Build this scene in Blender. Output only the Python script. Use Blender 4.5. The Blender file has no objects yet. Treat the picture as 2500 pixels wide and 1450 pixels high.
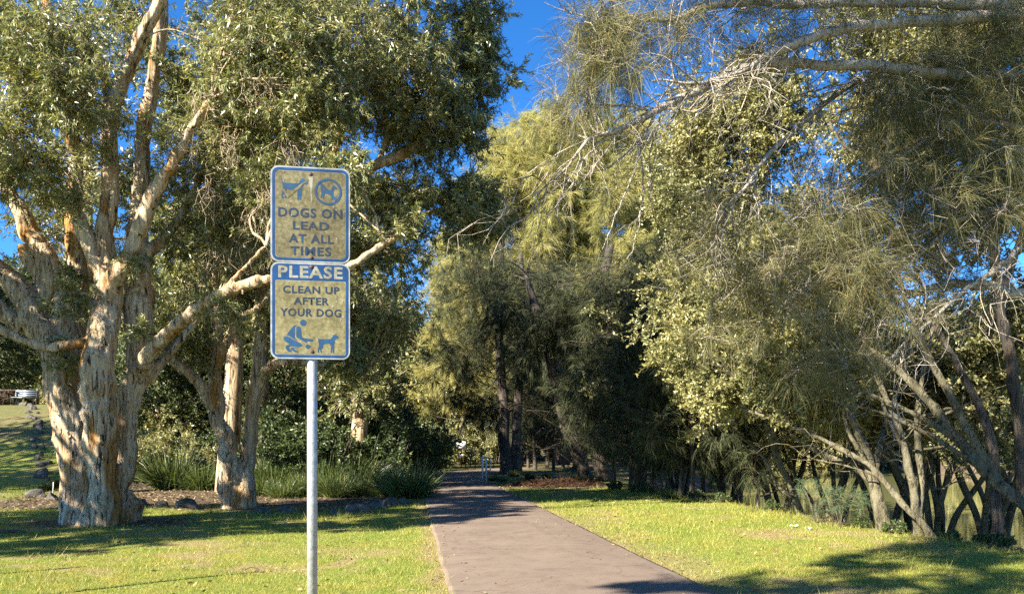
import bpy, bmesh, math
import numpy as np
from mathutils import Vector, noise

# ---------------------------------------------------------------- camera, sky, sun, exposure
scene = bpy.context.scene
F, HOR, EYE = 1853.0, 1085.0, 1.6          # focal length and horizon of the photograph in its own pixels, eye height
cam_d = bpy.data.cameras.new("camera")
cam_d.sensor_width = 36.0
cam_d.lens = 36.0 * F / 2500.0
cam_d.shift_y = (HOR - 725.0) / 2500.0
cam_d.clip_start, cam_d.clip_end = 0.05, 2000.0
cam = bpy.data.objects.new("camera", cam_d)
scene.collection.objects.link(cam)
cam.location = (0, 0, EYE)
cam.rotation_euler = (math.radians(90), 0, 0)
scene.camera = cam

SUN_EL = math.radians(33)
SUN_H = np.array([0.77, 0.64]); SUN_H = SUN_H / np.linalg.norm(SUN_H)      # the way the light travels
sun_d = bpy.data.lights.new("sun", 'SUN')
sun_d.energy = 5.0
sun_d.angle = math.radians(0.53)
sun_d.color = (1.0, 0.93, 0.80)
sun = bpy.data.objects.new("sun", sun_d)
scene.collection.objects.link(sun)
sun.rotation_euler = Vector((SUN_H[0] * math.cos(SUN_EL), SUN_H[1] * math.cos(SUN_EL), -math.sin(SUN_EL))).to_track_quat('-Z', 'Y').to_euler()
sun.location = (-20, -18, 25)

world = bpy.data.worlds.new("World")
scene.world = world
world.use_nodes = True
wt = world.node_tree
sky = wt.nodes.new('ShaderNodeTexSky')
sky.sky_type = 'NISHITA'
sky.sun_disc = False
sky.sun_elevation = SUN_EL
sky.sun_rotation = math.atan2(-SUN_H[0], -SUN_H[1])
sky.altitude = 1500
sky.air_density = 0.75
sky.dust_density = 0.1
sky.ozone_density = 6.0
wt.nodes['Background'].inputs['Strength'].default_value = 0.085
hs = wt.nodes.new('ShaderNodeHueSaturation')
hs.inputs['Saturation'].default_value = 1.18
wt.links.new(sky.outputs['Color'], hs.inputs['Color'])
wt.links.new(hs.outputs['Color'], wt.nodes['Background'].inputs['Color'])

vs = scene.view_settings
vs.view_transform = 'Standard'; vs.look = 'None'; vs.gamma = 1.0; vs.use_curve_mapping = False
vs.exposure = 2.1
cy = scene.cycles
cy.max_bounces = 5; cy.diffuse_bounces = 3; cy.glossy_bounces = 2; cy.transmission_bounces = 3; cy.transparent_max_bounces = 4
cy.caustics_reflective = False; cy.caustics_refractive = False
cy.use_denoising = False

# ---------------------------------------------------------------- helpers
rng = np.random.default_rng(1)
def seed(n):
    global rng
    rng = np.random.default_rng(n)
def P(x, y, Y):
    return np.array([(x - 1250.0) / F * Y, Y, EYE + (HOR - y) / F * Y])
def sstep(a, b, x):
    t = np.clip((np.asarray(x, float) - a) / (b - a), 0, 1)
    return t * t * (3 - 2 * t)
def nrm(a):
    return a / np.maximum(np.linalg.norm(a, axis=-1, keepdims=True), 1e-9)

BANK_Y = [-60, 0, 8, 11, 13, 17, 22, 26, 32, 40, 48, 56, 80, 130, 200]
BANK_X = [16, 10.2, 8.9, 7.7, 6.9, 6.2, 5.2, 4.7, 5.0, 6.5, 9.5, 12, 14, 20, 30]
def bank_x(y):
    return np.interp(y, BANK_Y, BANK_X)
PATH_Y = [-12, 0, 10, 20, 28, 33, 37, 41, 44.5, 47.5, 50, 52.5, 55]
PATH_X = [3.47, 1.855, 0.505, -0.845, -1.92, -2.5, -2.72, -2.65, -2.2, -1.2, 0.4, 2.9, 6.5]
def path_x(y):
    return np.interp(y, PATH_Y, PATH_X)
def vnoise(x, y, s, k=0.0):
    """cheap smooth value noise, arrays"""
    x = np.asarray(x, float) / s; y = np.asarray(y, float) / s
    xi = np.floor(x); yi = np.floor(y); fx = x - xi; fy = y - yi
    fx = fx * fx * (3 - 2 * fx); fy = fy * fy * (3 - 2 * fy)
    def h(a, b):
        v = np.sin(a * 127.1 + b * 311.7 + k * 74.7) * 43758.5453
        return v - np.floor(v)
    return (h(xi, yi) * (1 - fx) + h(xi + 1, yi) * fx) * (1 - fy) + (h(xi, yi + 1) * (1 - fx) + h(xi + 1, yi + 1) * fx) * fy
def ground_z(x, y):
    x = np.asarray(x, float); y = np.asarray(y, float)
    z = 4.0 * sstep(25, 46, y) * sstep(-11, -19, x)
    d = x - bank_x(y)
    z = z - 2.6 * sstep(0.1, 5.5, d)
    z = z + 4.2 * sstep(0, 9, x - (75 - 0.4 * y))
    pd = np.abs(x - path_x(y))
    z = z + (0.05 * vnoise(x, y, 1.7) + 0.10 * vnoise(x, y, 5.0, 3) - 0.075) * sstep(1.5, 3.0, pd)
    return z
def gz(x, y):
    return float(ground_z(x, y))

COL = scene.collection
def link(o, parent=None):
    COL.objects.link(o)
    if parent is not None:
        o.parent = parent
    return o
def tag(o, label=None, cat=None, group=None, kind=None):
    if label: o['label'] = label
    if cat: o['category'] = cat
    if group: o['group'] = group
    if kind: o['kind'] = kind
    return o
def thing(name, label, cat, loc=(0, 0, 0), rz=0.0, group=None):
    o = bpy.data.objects.new(name, None)
    o.empty_display_size = 0.3
    o.location = loc; o.rotation_euler = (0, 0, rz)
    link(o)
    return tag(o, label, cat, group)
def copy_thing(root, loc, rz, scale=1.0, label=None, group=None, sz=None):
    r = root.copy(); COL.objects.link(r)
    r.location = loc; r.rotation_euler = (0, 0, rz)
    r.scale = (scale, scale, scale if sz is None else sz)
    if label: r['label'] = label
    if group: r['group'] = group
    for ch in list(root.children):
        c = ch.copy(); COL.objects.link(c); c.parent = r
        for g in list(ch.children):
            d = g.copy(); COL.objects.link(d); d.parent = c
    return r

class MB:
    """collects vertices, quads and triangles and links them as one mesh object"""
    def __init__(s):
        s.v = []; s.n = 0; s.q = []; s.t = []; s.qm = []; s.tm = []
    def add(s, v, q=None, t=None, m=0):
        v = np.asarray(v, np.float32).reshape(-1, 3)
        if q is not None and len(q):
            q = np.asarray(q, np.int32).reshape(-1, 4) + s.n
            s.q.append(q); s.qm.append(np.full(len(q), m, np.int32))
        if t is not None and len(t):
            t = np.asarray(t, np.int32).reshape(-1, 3) + s.n
            s.t.append(t); s.tm.append(np.full(len(t), m, np.int32))
        s.v.append(v); s.n += len(v)
    def mesh(s, name, smooth=False):
        V = np.concatenate(s.v) if s.v else np.zeros((0, 3), np.float32)
        Q = np.concatenate(s.q) if s.q else np.zeros((0, 4), np.int32)
        T = np.concatenate(s.t) if s.t else np.zeros((0, 3), np.int32)
        mi = np.concatenate(s.qm + s.tm) if (s.qm or s.tm) else np.zeros(0, np.int32)
        me = bpy.data.meshes.new(name)
        me.vertices.add(len(V)); me.vertices.foreach_set('co', V.ravel())
        me.loops.add(Q.size + T.size)
        me.loops.foreach_set('vertex_index', np.concatenate([Q.ravel(), T.ravel()]).astype(np.int32))
        me.polygons.add(len(Q) + len(T))
        st = np.concatenate([np.arange(len(Q)) * 4, Q.size + np.arange(len(T)) * 3]).astype(np.int32)
        me.polygons.foreach_set('loop_start', st)
        me.polygons.foreach_set('material_index', mi)
        if smooth:
            me.polygons.foreach_set('use_smooth', np.ones(len(st), bool))
        me.update(calc_edges=True)
        return me
    def build(s, name, mats, parent=None, smooth=False):
        me = s.mesh(name, smooth)
        for m in (mats if isinstance(mats, (list, tuple)) else [mats]):
            me.materials.append(m)
        return link(bpy.data.objects.new(name, me), parent)

def box(mb, c, d, m=0, rz=0.0):
    c = np.asarray(c, float); x, y, z = np.asarray(d, float) / 2
    v = np.array([[-x, -y, -z], [x, -y, -z], [x, y, -z], [-x, y, -z], [-x, -y, z], [x, -y, z], [x, y, z], [-x, y, z]])
    a, b = math.cos(rz), math.sin(rz)
    v = np.stack([v[:, 0] * a - v[:, 1] * b, v[:, 0] * b + v[:, 1] * a, v[:, 2]], 1) + c
    mb.add(v, q=[[0, 3, 2, 1], [4, 5, 6, 7], [0, 1, 5, 4], [1, 2, 6, 5], [2, 3, 7, 6], [3, 0, 4, 7]], m=m)

def spline(pts, n):
    """Catmull-Rom through pts (any number of columns), n samples"""
    p = np.asarray(pts, float)
    if len(p) == 2:
        t = np.linspace(0, 1, n)[:, None]
        return p[0] * (1 - t) + p[1] * t
    q = np.vstack([2 * p[0] - p[1], p, 2 * p[-1] - p[-2]])
    u = np.linspace(0, len(p) - 1 - 1e-6, n); i = u.astype(int); f = (u - i)[:, None]
    a, b, c, d = q[i], q[i + 1], q[i + 2], q[i + 3]
    return 0.5 * (2 * b + (c - a) * f + (2 * a - 5 * b + 4 * c - d) * f ** 2 + (3 * b - a - 3 * c + d) * f ** 3)

def tube(mb, pts, rad, sides=8, ridge=0.0, cap=True, m=0, ph=0.0, flare=0.0):
    p = np.asarray(pts, float); n = len(p)
    r = np.interp(np.linspace(0, 1, n), np.linspace(0, 1, len(rad)), rad) if np.ndim(rad) else np.full(n, rad)
    T = nrm(np.gradient(p, axis=0))
    ref = np.array([1.0, 0, 0]) if abs(T[0][0]) < 0.8 else np.array([0, 1.0, 0])
    V = np.zeros((n, sides, 3)); ang = np.linspace(0, 2 * np.pi, sides, endpoint=False)
    u = nrm(np.cross(T[0], ref))
    for i in range(n):
        u = nrm(u - T[i] * np.dot(u, T[i])); w = np.cross(T[i], u)
        rr = r[i] * np.ones(sides)
        if ridge:
            rr = rr * (1 + ridge * (np.sin(3 * ang + ph + i * 0.11) * 0.5 + np.sin(5 * ang + 2.1 * ph - i * 0.17) * 0.35 + np.sin(9 * ang + ph * 3 + i * 0.05) * 0.25))
        if flare:
            k = max(0.0, 1 - i / (n * 0.22)) ** 2
            rr = rr * (1 + flare * k * (1 + 0.55 * np.sin(6 * ang + ph) + 0.3 * np.sin(11 * ang + 2 * ph)))
        V[i] = p[i] + rr[:, None] * (np.cos(ang)[:, None] * u + np.sin(ang)[:, None] * w)
    i, j = np.meshgrid(np.arange(n - 1), np.arange(sides), indexing='ij'); j2 = (j + 1) % sides
    Q = np.stack([i * sides + j, i * sides + j2, (i + 1) * sides + j2, (i + 1) * sides + j], -1).reshape(-1, 4)
    V = V.reshape(-1, 3); t = []
    if cap:
        V = np.vstack([V, p[0], p[-1]]); k = n * sides
        for a in range(sides):
            b = (a + 1) % sides
            t.append([k, b, a]); t.append([k + 1, (n - 1) * sides + a, (n - 1) * sides + b])
    mb.add(V, q=Q, t=t, m=m)

def twigs(mb, A, B, r0, r1, bend=0.12, sag=0.0, seg=4):
    """many thin three-sided twigs at once"""
    A = np.asarray(A, float); B = np.asarray(B, float); N = len(A)
    if N == 0: return
    D = B - A; ln = np.linalg.norm(D, axis=1, keepdims=True); d = D / np.maximum(ln, 1e-6)
    u = nrm(np.cross(d, rng.normal(size=(N, 3)))); w = np.cross(d, u)
    t = np.linspace(0, 1, seg)
    off = u * ln * bend * rng.normal(size=(N, 1)); off2 = w * ln * bend * rng.normal(size=(N, 1)) * 0.6
    C = A[:, None] + D[:, None] * t[None, :, None] + off[:, None] * np.sin(np.pi * t)[None, :, None] + off2[:, None] * np.sin(2 * np.pi * t)[None, :, None]
    C[:, :, 2] += (sag * ln) * np.sin(np.pi * t)[None]
    r = (r0 + (r1 - r0) * t)[None, :, None, None]
    a = np.array([0, 2.094, 4.189])
    V = C[:, :, None] + r * (np.cos(a)[None, None, :, None] * u[:, None, None] + np.sin(a)[None, None, :, None] * w[:, None, None])
    base = np.arange(N)[:, None, None] * (seg * 3); i = np.arange(seg - 1)[None, :, None] * 3; j = np.arange(3)[None, None]; j2 = (j + 1) % 3
    Q = np.stack([base + i + j, base + i + j2, base + i + 3 + j2, base + i + 3 + j], -1).reshape(-1, 4)
    mb.add(V, q=Q)

def leaves(mb, Pn, D, L, W):
    """kite shaped leaves"""
    N = len(Pn); L = np.broadcast_to(L, N)[:, None]; W = np.broadcast_to(W, N)[:, None]
    s = nrm(np.cross(D, rng.normal(size=(N, 3)))) * W * 0.5
    mid = Pn + D * L * 0.45
    V = np.stack([Pn, mid + s, Pn + D * L, mid - s], 1)
    mb.add(V, q=np.arange(4 * N).reshape(-1, 4))

def strands(mb, Pn, D, L, W, droop=0.35):
    """long bending needles of she-oak, or grass straps"""
    N = len(Pn); L = np.broadcast_to(L, N)[:, None]; W = np.broadcast_to(W, N)[:, None]
    dr = np.broadcast_to(droop, N)[:, None]
    s = nrm(np.cross(D, rng.normal(size=(N, 3)))) * W * 0.5
    z = np.array([[0, 0, -1.0]])
    m = Pn + D * L * 0.5 + z * L * dr * 0.25; t = Pn + D * L * 0.93 + z * L * dr
    V = np.stack([Pn - s, Pn + s, m + s * 0.9, m - s * 0.9, t + s * 0.3, t - s * 0.3], 1)
    b = np.arange(N)[:, None] * 6
    mb.add(V, q=np.concatenate([b + [0, 1, 2, 3], b + [3, 2, 4, 5]]))

def grow(B, Lf, nodes, C, R, ns, ks, nl, kind, L, W, droop=0.3, limb_r=0.03, twig_r=0.008, sig=0.3, shell=0.45, bend=0.14, up=0.15, limb_min=0.008):
    """limbs from the skeleton to each clump, twigs in the clump, leaves on the twigs"""
    nodes = np.asarray(nodes, float)
    for c, r in zip(np.asarray(C, float), np.asarray(R, float)):
        r = np.ones(3) * r
        d = np.linalg.norm(nodes - c, axis=1) + 0.8 * np.maximum(0, nodes[:, 2] - c[2])
        a = nodes[d.argmin()]
        ln = np.linalg.norm(c - a)
        mid = (a + c) / 2 + rng.normal(size=3) * ln * bend + np.array([0, 0, ln * 0.08])
        lp = spline([a, mid, c], 9)
        lp[1:-1] += rng.normal(size=(7, 3)) * ln * 0.015
        tube(B, lp, [min(limb_r, 0.012 + 0.012 * ln), limb_min], 5, cap=False)
        u = nrm(rng.normal(size=(ns, 3))); rad = rng.random(ns) ** shell
        S = c + u * rad[:, None] * r
        A = lp[rng.integers(4, 9, ns)]
        twigs(B, A, S, twig_r, twig_r * 0.5, bend)
        SS = np.repeat(S, ks, 0); off = rng.normal(size=(ns * ks, 3)) * sig * r.mean()
        off += (SS - c) / r * sig * 0.5 * r.mean(); off[:, 2] += up * sig * r.mean()
        E = SS + off
        twigs(B, SS, E, twig_r * 0.5, twig_r * 0.25, bend, seg=3)
        n = ns * ks * nl
        t = rng.random(n)[:, None]
        S3 = np.repeat(SS, nl, 0); E3 = np.repeat(E, nl, 0)
        D3 = nrm(E3 - S3)
        sc = rng.uniform(0.45, 1.35, n)
        if kind == 'leaf':
            Pn = S3 + (E3 - S3) * (0.15 + 0.9 * t) + rng.normal(size=(n, 3)) * L * 0.14
            D = nrm(D3 * 0.9 + rng.normal(size=(n, 3)) * 0.75 + np.array([0, 0, -droop]))
            leaves(Lf, Pn, D, L * sc, W * sc)
        else:
            Pn = S3 + (E3 - S3) * (0.1 + 0.95 * t) + rng.normal(size=(n, 3)) * L * 0.06
            D = nrm(D3 * 1.1 + rng.normal(size=(n, 3)) * 0.42 + np.array([0, 0, -droop * 0.4]))
            strands(Lf, Pn, D, L * sc, W, droop * rng.uniform(0.3, 1.3, n))

def region(px, py, rx, ry, Y, dY, n, rad, flat=0.75):
    """n clumps spread over an area seen at (px, py) of the photograph at distance Y +- dY"""
    a = rng.uniform(0, 2 * np.pi, n); q = np.sqrt(rng.random(n))
    Ys = Y + rng.uniform(-dY, dY, n)
    C = np.stack([P(px + rx * q[i] * math.cos(a[i]), py + ry * q[i] * math.sin(a[i]), Ys[i]) for i in range(n)])
    R = rad * rng.uniform(0.75, 1.25, n)[:, None] * np.array([1, 1, flat])
    return C, R
def regions(lst, rad, flat=0.75):
    c, r = zip(*[region(*l, rad if len(l) == 7 else l[7], flat) if len(l) == 7 else region(*l[:7], l[7], flat) for l in lst])
    return np.concatenate(c), np.concatenate(r)

def fuse(mb, name, mat, parent, voxel=0.03, bumps=((0.5, 0.03), (0.12, 0.012)), zst=0.3, smooth_it=2):
    """joins the stems of a trunk into one skin, with bark ridges as real relief"""
    me0 = mb.mesh('tmp')
    o = bpy.data.objects.new('tmp', me0); COL.objects.link(o)
    md = o.modifiers.new('r', 'REMESH'); md.mode = 'VOXEL'; md.voxel_size = voxel
    if smooth_it:
        s = o.modifiers.new('s', 'SMOOTH'); s.iterations = smooth_it; s.factor = 0.5
    dg = bpy.context.evaluated_depsgraph_get()
    me = bpy.data.meshes.new_from_object(o.evaluated_get(dg))
    bpy.data.objects.remove(o); bpy.data.meshes.remove(me0)
    n = len(me.vertices)
    co = np.zeros(n * 3, np.float32); me.vertices.foreach_get('co', co); co = co.reshape(-1, 3)
    no = np.zeros(n * 3, np.float32); me.vertex_normals.foreach_get('vector', no); no = no.reshape(-1, 3)
    d = np.zeros(n)
    for k, (sc, am) in enumerate(bumps):
        q = co / sc; q[:, 2] *= zst
        d += am * np.array([noise.noise(Vector(v) + Vector((k * 7.3, 0, 0))) for v in q])
    co = co + no * d[:, None]
    me.vertices.foreach_set('co', co.astype(np.float32).ravel())
    me.polygons.foreach_set('use_smooth', np.ones(len(me.polygons), bool))
    me.update(); me.name = name
    me.materials.clear(); me.materials.append(mat)
    return link(bpy.data.objects.new(name, me), parent)

# ---------------------------------------------------------------- materials
def mat(name):
    m = bpy.data.materials.new(name); m.use_nodes = True
    nt = m.node_tree
    return m, nt, nt.nodes, nt.links, nt.nodes['Principled BSDF']
def ramp(N, stops, interp='LINEAR'):
    r = N.new('ShaderNodeValToRGB'); r.color_ramp.interpolation = interp
    e = r.color_ramp.elements
    while len(e) < len(stops): e.new(0.5)
    for k, (p, c) in enumerate(stops):
        e[k].position = p; e[k].color = (*c, 1) if len(c) == 3 else c
    return r
def ntex(N, Lk, scale, detail=4, vec=None, rough=0.6):
    n = N.new('ShaderNodeTexNoise'); n.inputs['Scale'].default_value = scale; n.inputs['Detail'].default_value = detail
    n.inputs['Roughness'].default_value = rough
    if vec is not None: Lk.new(vec, n.inputs['Vector'])
    return n
def coords(N, Lk, sc=(1, 1, 1)):
    t = N.new('ShaderNodeTexCoord'); mp = N.new('ShaderNodeMapping'); mp.inputs['Scale'].default_value = sc
    Lk.new(t.outputs['Object'], mp.inputs['Vector'])
    return mp.outputs['Vector']
def mix(N, Lk, fac, a, b, mode='MIX'):
    x = N.new('ShaderNodeMix'); x.data_type = 'RGBA'; x.blend_type = mode
    for sock, v in ((x.inputs['Factor'], fac), (x.inputs['A'], a), (x.inputs['B'], b)):
        if hasattr(v, 'node'): Lk.new(v, sock)
        elif isinstance(v, tuple): sock.default_value = (*v, 1)
        else: sock.default_value = v
    return x.outputs['Result']
def bump(N, Lk, h, strength, dist, bsdf):
    b = N.new('ShaderNodeBump'); b.inputs['Strength'].default_value = strength; b.inputs['Distance'].default_value = dist
    Lk.new(h, b.inputs['Height']); Lk.new(b.outputs['Normal'], bsdf.inputs['Normal'])

def leaf_mat(name, stops, trans=0.25, rough=0.5, spec=0.35, clump=(0.7, (0.75, 0.8, 0.7), (1.2, 1.15, 0.95))):
    m, nt, N, Lk, b = mat(name)
    g = N.new('ShaderNodeNewGeometry')
    r = ramp(N, stops); Lk.new(g.outputs['Random Per Island'], r.inputs['Fac'])
    n = ntex(N, Lk, clump[0], 2, coords(N, Lk))
    r2 = ramp(N, [(0.35, clump[1]), (0.65, clump[2])]); Lk.new(n.outputs['Fac'], r2.inputs['Fac'])
    c = mix(N, Lk, 1.0, r.outputs['Color'], r2.outputs['Color'], 'MULTIPLY')
    Lk.new(c, b.inputs['Base Color'])
    b.inputs['Roughness'].default_value = rough; b.inputs['Specular IOR Level'].default_value = spec
    tr = N.new('ShaderNodeBsdfTranslucent')
    tc = mix(N, Lk, 1.0, c, (1.15, 1.2, 0.6), 'MULTIPLY'); Lk.new(tc, tr.inputs['Color'])
    ms = N.new('ShaderNodeMixShader'); ms.inputs['Fac'].default_value = trans
    Lk.new(b.outputs[0], ms.inputs[1]); Lk.new(tr.outputs[0], ms.inputs[2])
    Lk.new(ms.outputs[0], N['Material Output'].inputs['Surface'])
    return m

M = {}
M['paper_leaf'] = leaf_mat('paperbark leaves', [(0, (.075, .085, .036)), (.35, (.15, .165, .07)), (.7, (.26, .265, .12)), (.95, (.40, .39, .19)), (1, (.42, .27, .10))], 0.28, 0.36, 0.6)
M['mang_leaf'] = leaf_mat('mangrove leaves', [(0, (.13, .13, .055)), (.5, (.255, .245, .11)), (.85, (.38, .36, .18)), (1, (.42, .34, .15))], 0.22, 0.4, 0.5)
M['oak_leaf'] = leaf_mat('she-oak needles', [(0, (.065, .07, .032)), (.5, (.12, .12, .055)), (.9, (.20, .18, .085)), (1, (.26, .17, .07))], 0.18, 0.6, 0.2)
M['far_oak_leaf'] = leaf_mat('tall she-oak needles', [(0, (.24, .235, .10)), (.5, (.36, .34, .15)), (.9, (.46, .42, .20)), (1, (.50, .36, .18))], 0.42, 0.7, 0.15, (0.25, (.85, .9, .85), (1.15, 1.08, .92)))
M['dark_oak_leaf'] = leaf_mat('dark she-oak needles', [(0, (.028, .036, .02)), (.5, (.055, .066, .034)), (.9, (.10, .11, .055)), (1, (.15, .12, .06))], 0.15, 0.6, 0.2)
M['sapling_leaf'] = leaf_mat('soft blue green needles', [(0, (.05, .085, .055)), (.6, (.10, .15, .09)), (1, (.17, .21, .11))], 0.25, 0.6, 0.2)
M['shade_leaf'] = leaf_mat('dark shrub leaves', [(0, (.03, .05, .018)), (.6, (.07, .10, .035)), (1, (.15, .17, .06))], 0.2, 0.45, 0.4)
M['strap_leaf'] = leaf_mat('mat rush straps', [(0, (.04, .065, .02)), (.6, (.09, .125, .035)), (.93, (.19, .21, .07)), (1, (.32, .26, .13))], 0.2, 0.4, 0.5)
M['dry_leaf'] = leaf_mat('dry fallen leaves', [(0, (.07, .04, .022)), (.5, (.16, .10, .055)), (1, (.34, .25, .15))], 0.05, 0.7, 0.2)
M['flower'] = leaf_mat('red flowers', [(0, (.05, .07, .03)), (.55, (.08, .09, .04)), (.7, (.16, .03, .035)), (1, (.30, .06, .07))], 0.2)

def bark_mat(name, pale, mid, warm, dark, sx=7.0, sz=1.1, warm_amt=0.55, crack=0.5):
    m, nt, N, Lk, b = mat(name)
    v = coords(N, Lk, (sx, sx, sz))
    n1 = ntex(N, Lk, 1.0, 7, v, 0.65)
    n1.inputs['Distortion'].default_value = 0.6
    r1 = ramp(N, [(.30, dark), (.40, mid), (.56, pale), (.8, pale)]); Lk.new(n1.outputs['Fac'], r1.inputs['Fac'])
    v2 = coords(N, Lk, (1.9, 1.9, 0.45))
    n2 = ntex(N, Lk, 1.0, 4, v2)
    r2 = ramp(N, [(warm_amt, (0, 0, 0)), (warm_amt + .1, (1, 1, 1))]); Lk.new(n2.outputs['Fac'], r2.inputs['Fac'])
    n2b = ntex(N, Lk, 5.0, 5, v)
    rw = ramp(N, [(.3, tuple(c * .5 for c in warm)), (.65, warm)]); Lk.new(n2b.outputs['Fac'], rw.inputs['Fac'])
    c = mix(N, Lk, r2.outputs['Color'], r1.outputs['Color'], rw.outputs['Color'])
    v3 = coords(N, Lk, (sx * 2.2, sx * 2.2, sz * 1.6))
    n3 = ntex(N, Lk, 1.0, 5, v3, 0.7); n3.inputs['Distortion'].default_value = 1.2
    r3 = ramp(N, [(.38, (crack * .3,) * 3), (.44, (.7,) * 3), (.52, (1, 1, 1))]); Lk.new(n3.outputs['Fac'], r3.inputs['Fac'])
    c = mix(N, Lk, 1.0, c, r3.outputs['Color'], 'MULTIPLY')
    Lk.new(c, b.inputs['Base Color'])
    b.inputs['Roughness'].default_value = 0.85; b.inputs['Specular IOR Level'].default_value = 0.2
    h = N.new('ShaderNodeMath'); h.operation = 'MULTIPLY_ADD'
    Lk.new(n1.outputs['Fac'], h.inputs[0]); h.inputs[1].default_value = 1.0; Lk.new(n3.outputs['Fac'], h.inputs[2])
    bump(N, Lk, h.outputs[0], 1.0, 0.05, b)
    return m
M['paperbark'] = bark_mat('paperbark', (.58, .455, .30), (.40, .265, .14), (.46, .23, .065), (.05, .03, .018), 6.0, .7, 0.53, .25)
M['paperbark_fine'] = bark_mat('paperbark limbs', (.56, .45, .31), (.42, .31, .18), (.42, .25, .09), (.10, .07, .045), 9, 3, 0.55)
M['oak_bark'] = bark_mat('she-oak bark', (.11, .09, .07), (.075, .06, .045), (.12, .075, .045), (.02, .016, .012), 9, 1.2, 0.6)
M['oak_twig'] = bark_mat('she-oak branches', (.62, .54, .44), (.48, .40, .30), (.36, .26, .16), (.22, .165, .11), 14, 8, 0.66)
M['mang_bark'] = bark_mat('mangrove bark', (.165, .145, .09), (.115, .098, .055), (.16, .12, .055), (.035, .03, .02), 6, 3, 0.56)

def plain(name, col, rough=0.5, metal=0.0, spec=0.5, var=0.0, sc=8.0, bmp=0.0):
    m, nt, N, Lk, b = mat(name)
    b.inputs['Roughness'].default_value = rough; b.inputs['Metallic'].default_value = metal; b.inputs['Specular IOR Level'].default_value = spec
    n = ntex(N, Lk, sc, 5, coords(N, Lk))
    r = ramp(N, [(.3, tuple(c * (1 - var) for c in col)), (.7, tuple(min(1, c * (1 + var)) for c in col))])
    Lk.new(n.outputs['Fac'], r.inputs['Fac']); Lk.new(r.outputs['Color'], b.inputs['Base Color'])
    if bmp: bump(N, Lk, n.outputs['Fac'], bmp, 0.03, b)
    return m
M['rock'] = plain('sandstone', (.095, .085, .07), .9, 0, .2, .55, 7, 1.0)
M['steel'] = plain('galvanised steel', (.40, .40, .39), .5, .55, .5, .22, 26, .15)
M['steel_sunlit'] = plain('pale sunlit steel', (.62, .63, .63), .5, .3, .5, .12, 18)  # sunlight on the path barriers is put into this paler base colour
M['dark_green'] = plain('dark green paint', (.02, .06, .04), .5, 0, .5, .2)
M['white_paint'] = plain('white paint', (.7, .7, .68), .5, 0, .4, .06)
M['red_paint'] = plain('red paint', (.4, .06, .05), .5, 0, .4, .1)
M['timber'] = plain('weathered timber', (.13, .11, .09), .85, 0, .2, .3, 12, .4)
M['car_paint'] = plain('silver grey car paint', (.30, .33, .37), .28, .5, .5, .03)
M['glass_dark'] = plain('dark car glass', (.02, .025, .03), .08, 0, .6, .1)
M['tyre'] = plain('tyre rubber', (.02, .02, .02), .8, 0, .2, .1)
M['paper'] = plain('white paper', (.7, .7, .68), .8, 0, .2, .1)
M['rust'] = plain('rusty bolt', (.10, .055, .04), .7, .4, .4, .4, 120)

# lawn and bare soil
def lawn_mat():
    m, nt, N, Lk, b = mat('lawn and soil')
    v = coords(N, Lk)
    fine = ntex(N, Lk, 38, 6, v, .75); med = ntex(N, Lk, 2.6, 5, v); big = ntex(N, Lk, .33, 3, v)
    g = ramp(N, [(.30, (.085, .105, .02)), (.5, (.20, .21, .045)), (.68, (.32, .305, .075)), (.85, (.44, .38, .14))]); Lk.new(fine.outputs['Fac'], g.inputs['Fac'])
    gm = ramp(N, [(.35, (.8, .95, .75)), (.5, (1, 1, 1)), (.68, (1.25, 1.08, 1.1))]); Lk.new(med.outputs['Fac'], gm.inputs['Fac'])
    c = mix(N, Lk, 1.0, g.outputs['Color'], gm.outputs['Color'], 'MULTIPLY')
    gb = ramp(N, [(.4, (.85, .98, .8)), (.62, (1.1, 1.02, 1.0))]); Lk.new(big.outputs['Fac'], gb.inputs['Fac'])
    c = mix(N, Lk, 1.0, c, gb.outputs['Color'], 'MULTIPLY')
    dn = ntex(N, Lk, 24, 6, v, .75)
    dry = ramp(N, [(.3, (.15, .10, .05)), (.7, (.42, .31, .17))]); Lk.new(dn.outputs['Fac'], dry.inputs['Fac'])
    a1 = N.new('ShaderNodeAttribute'); a1.attribute_name = 'dry'
    a2 = N.new('ShaderNodeAttribute'); a2.attribute_name = 'soil'
    c = mix(N, Lk, a1.outputs['Fac'], c, dry.outputs['Color'])
    sl = ramp(N, [(.3, (.045, .032, .022)), (.55, (.11, .08, .055)), (.8, (.24, .18, .12))]); Lk.new(dn.outputs['Fac'], sl.inputs['Fac'])
    c = mix(N, Lk, a2.outputs['Fac'], c, sl.outputs['Color'])
    Lk.new(c, b.inputs['Base Color']); b.inputs['Roughness'].default_value = .9; b.inputs['Specular IOR Level'].default_value = .15
    bump(N, Lk, fine.outputs['Fac'], .8, .05, b)
    return m
M['lawn'] = lawn_mat()
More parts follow.
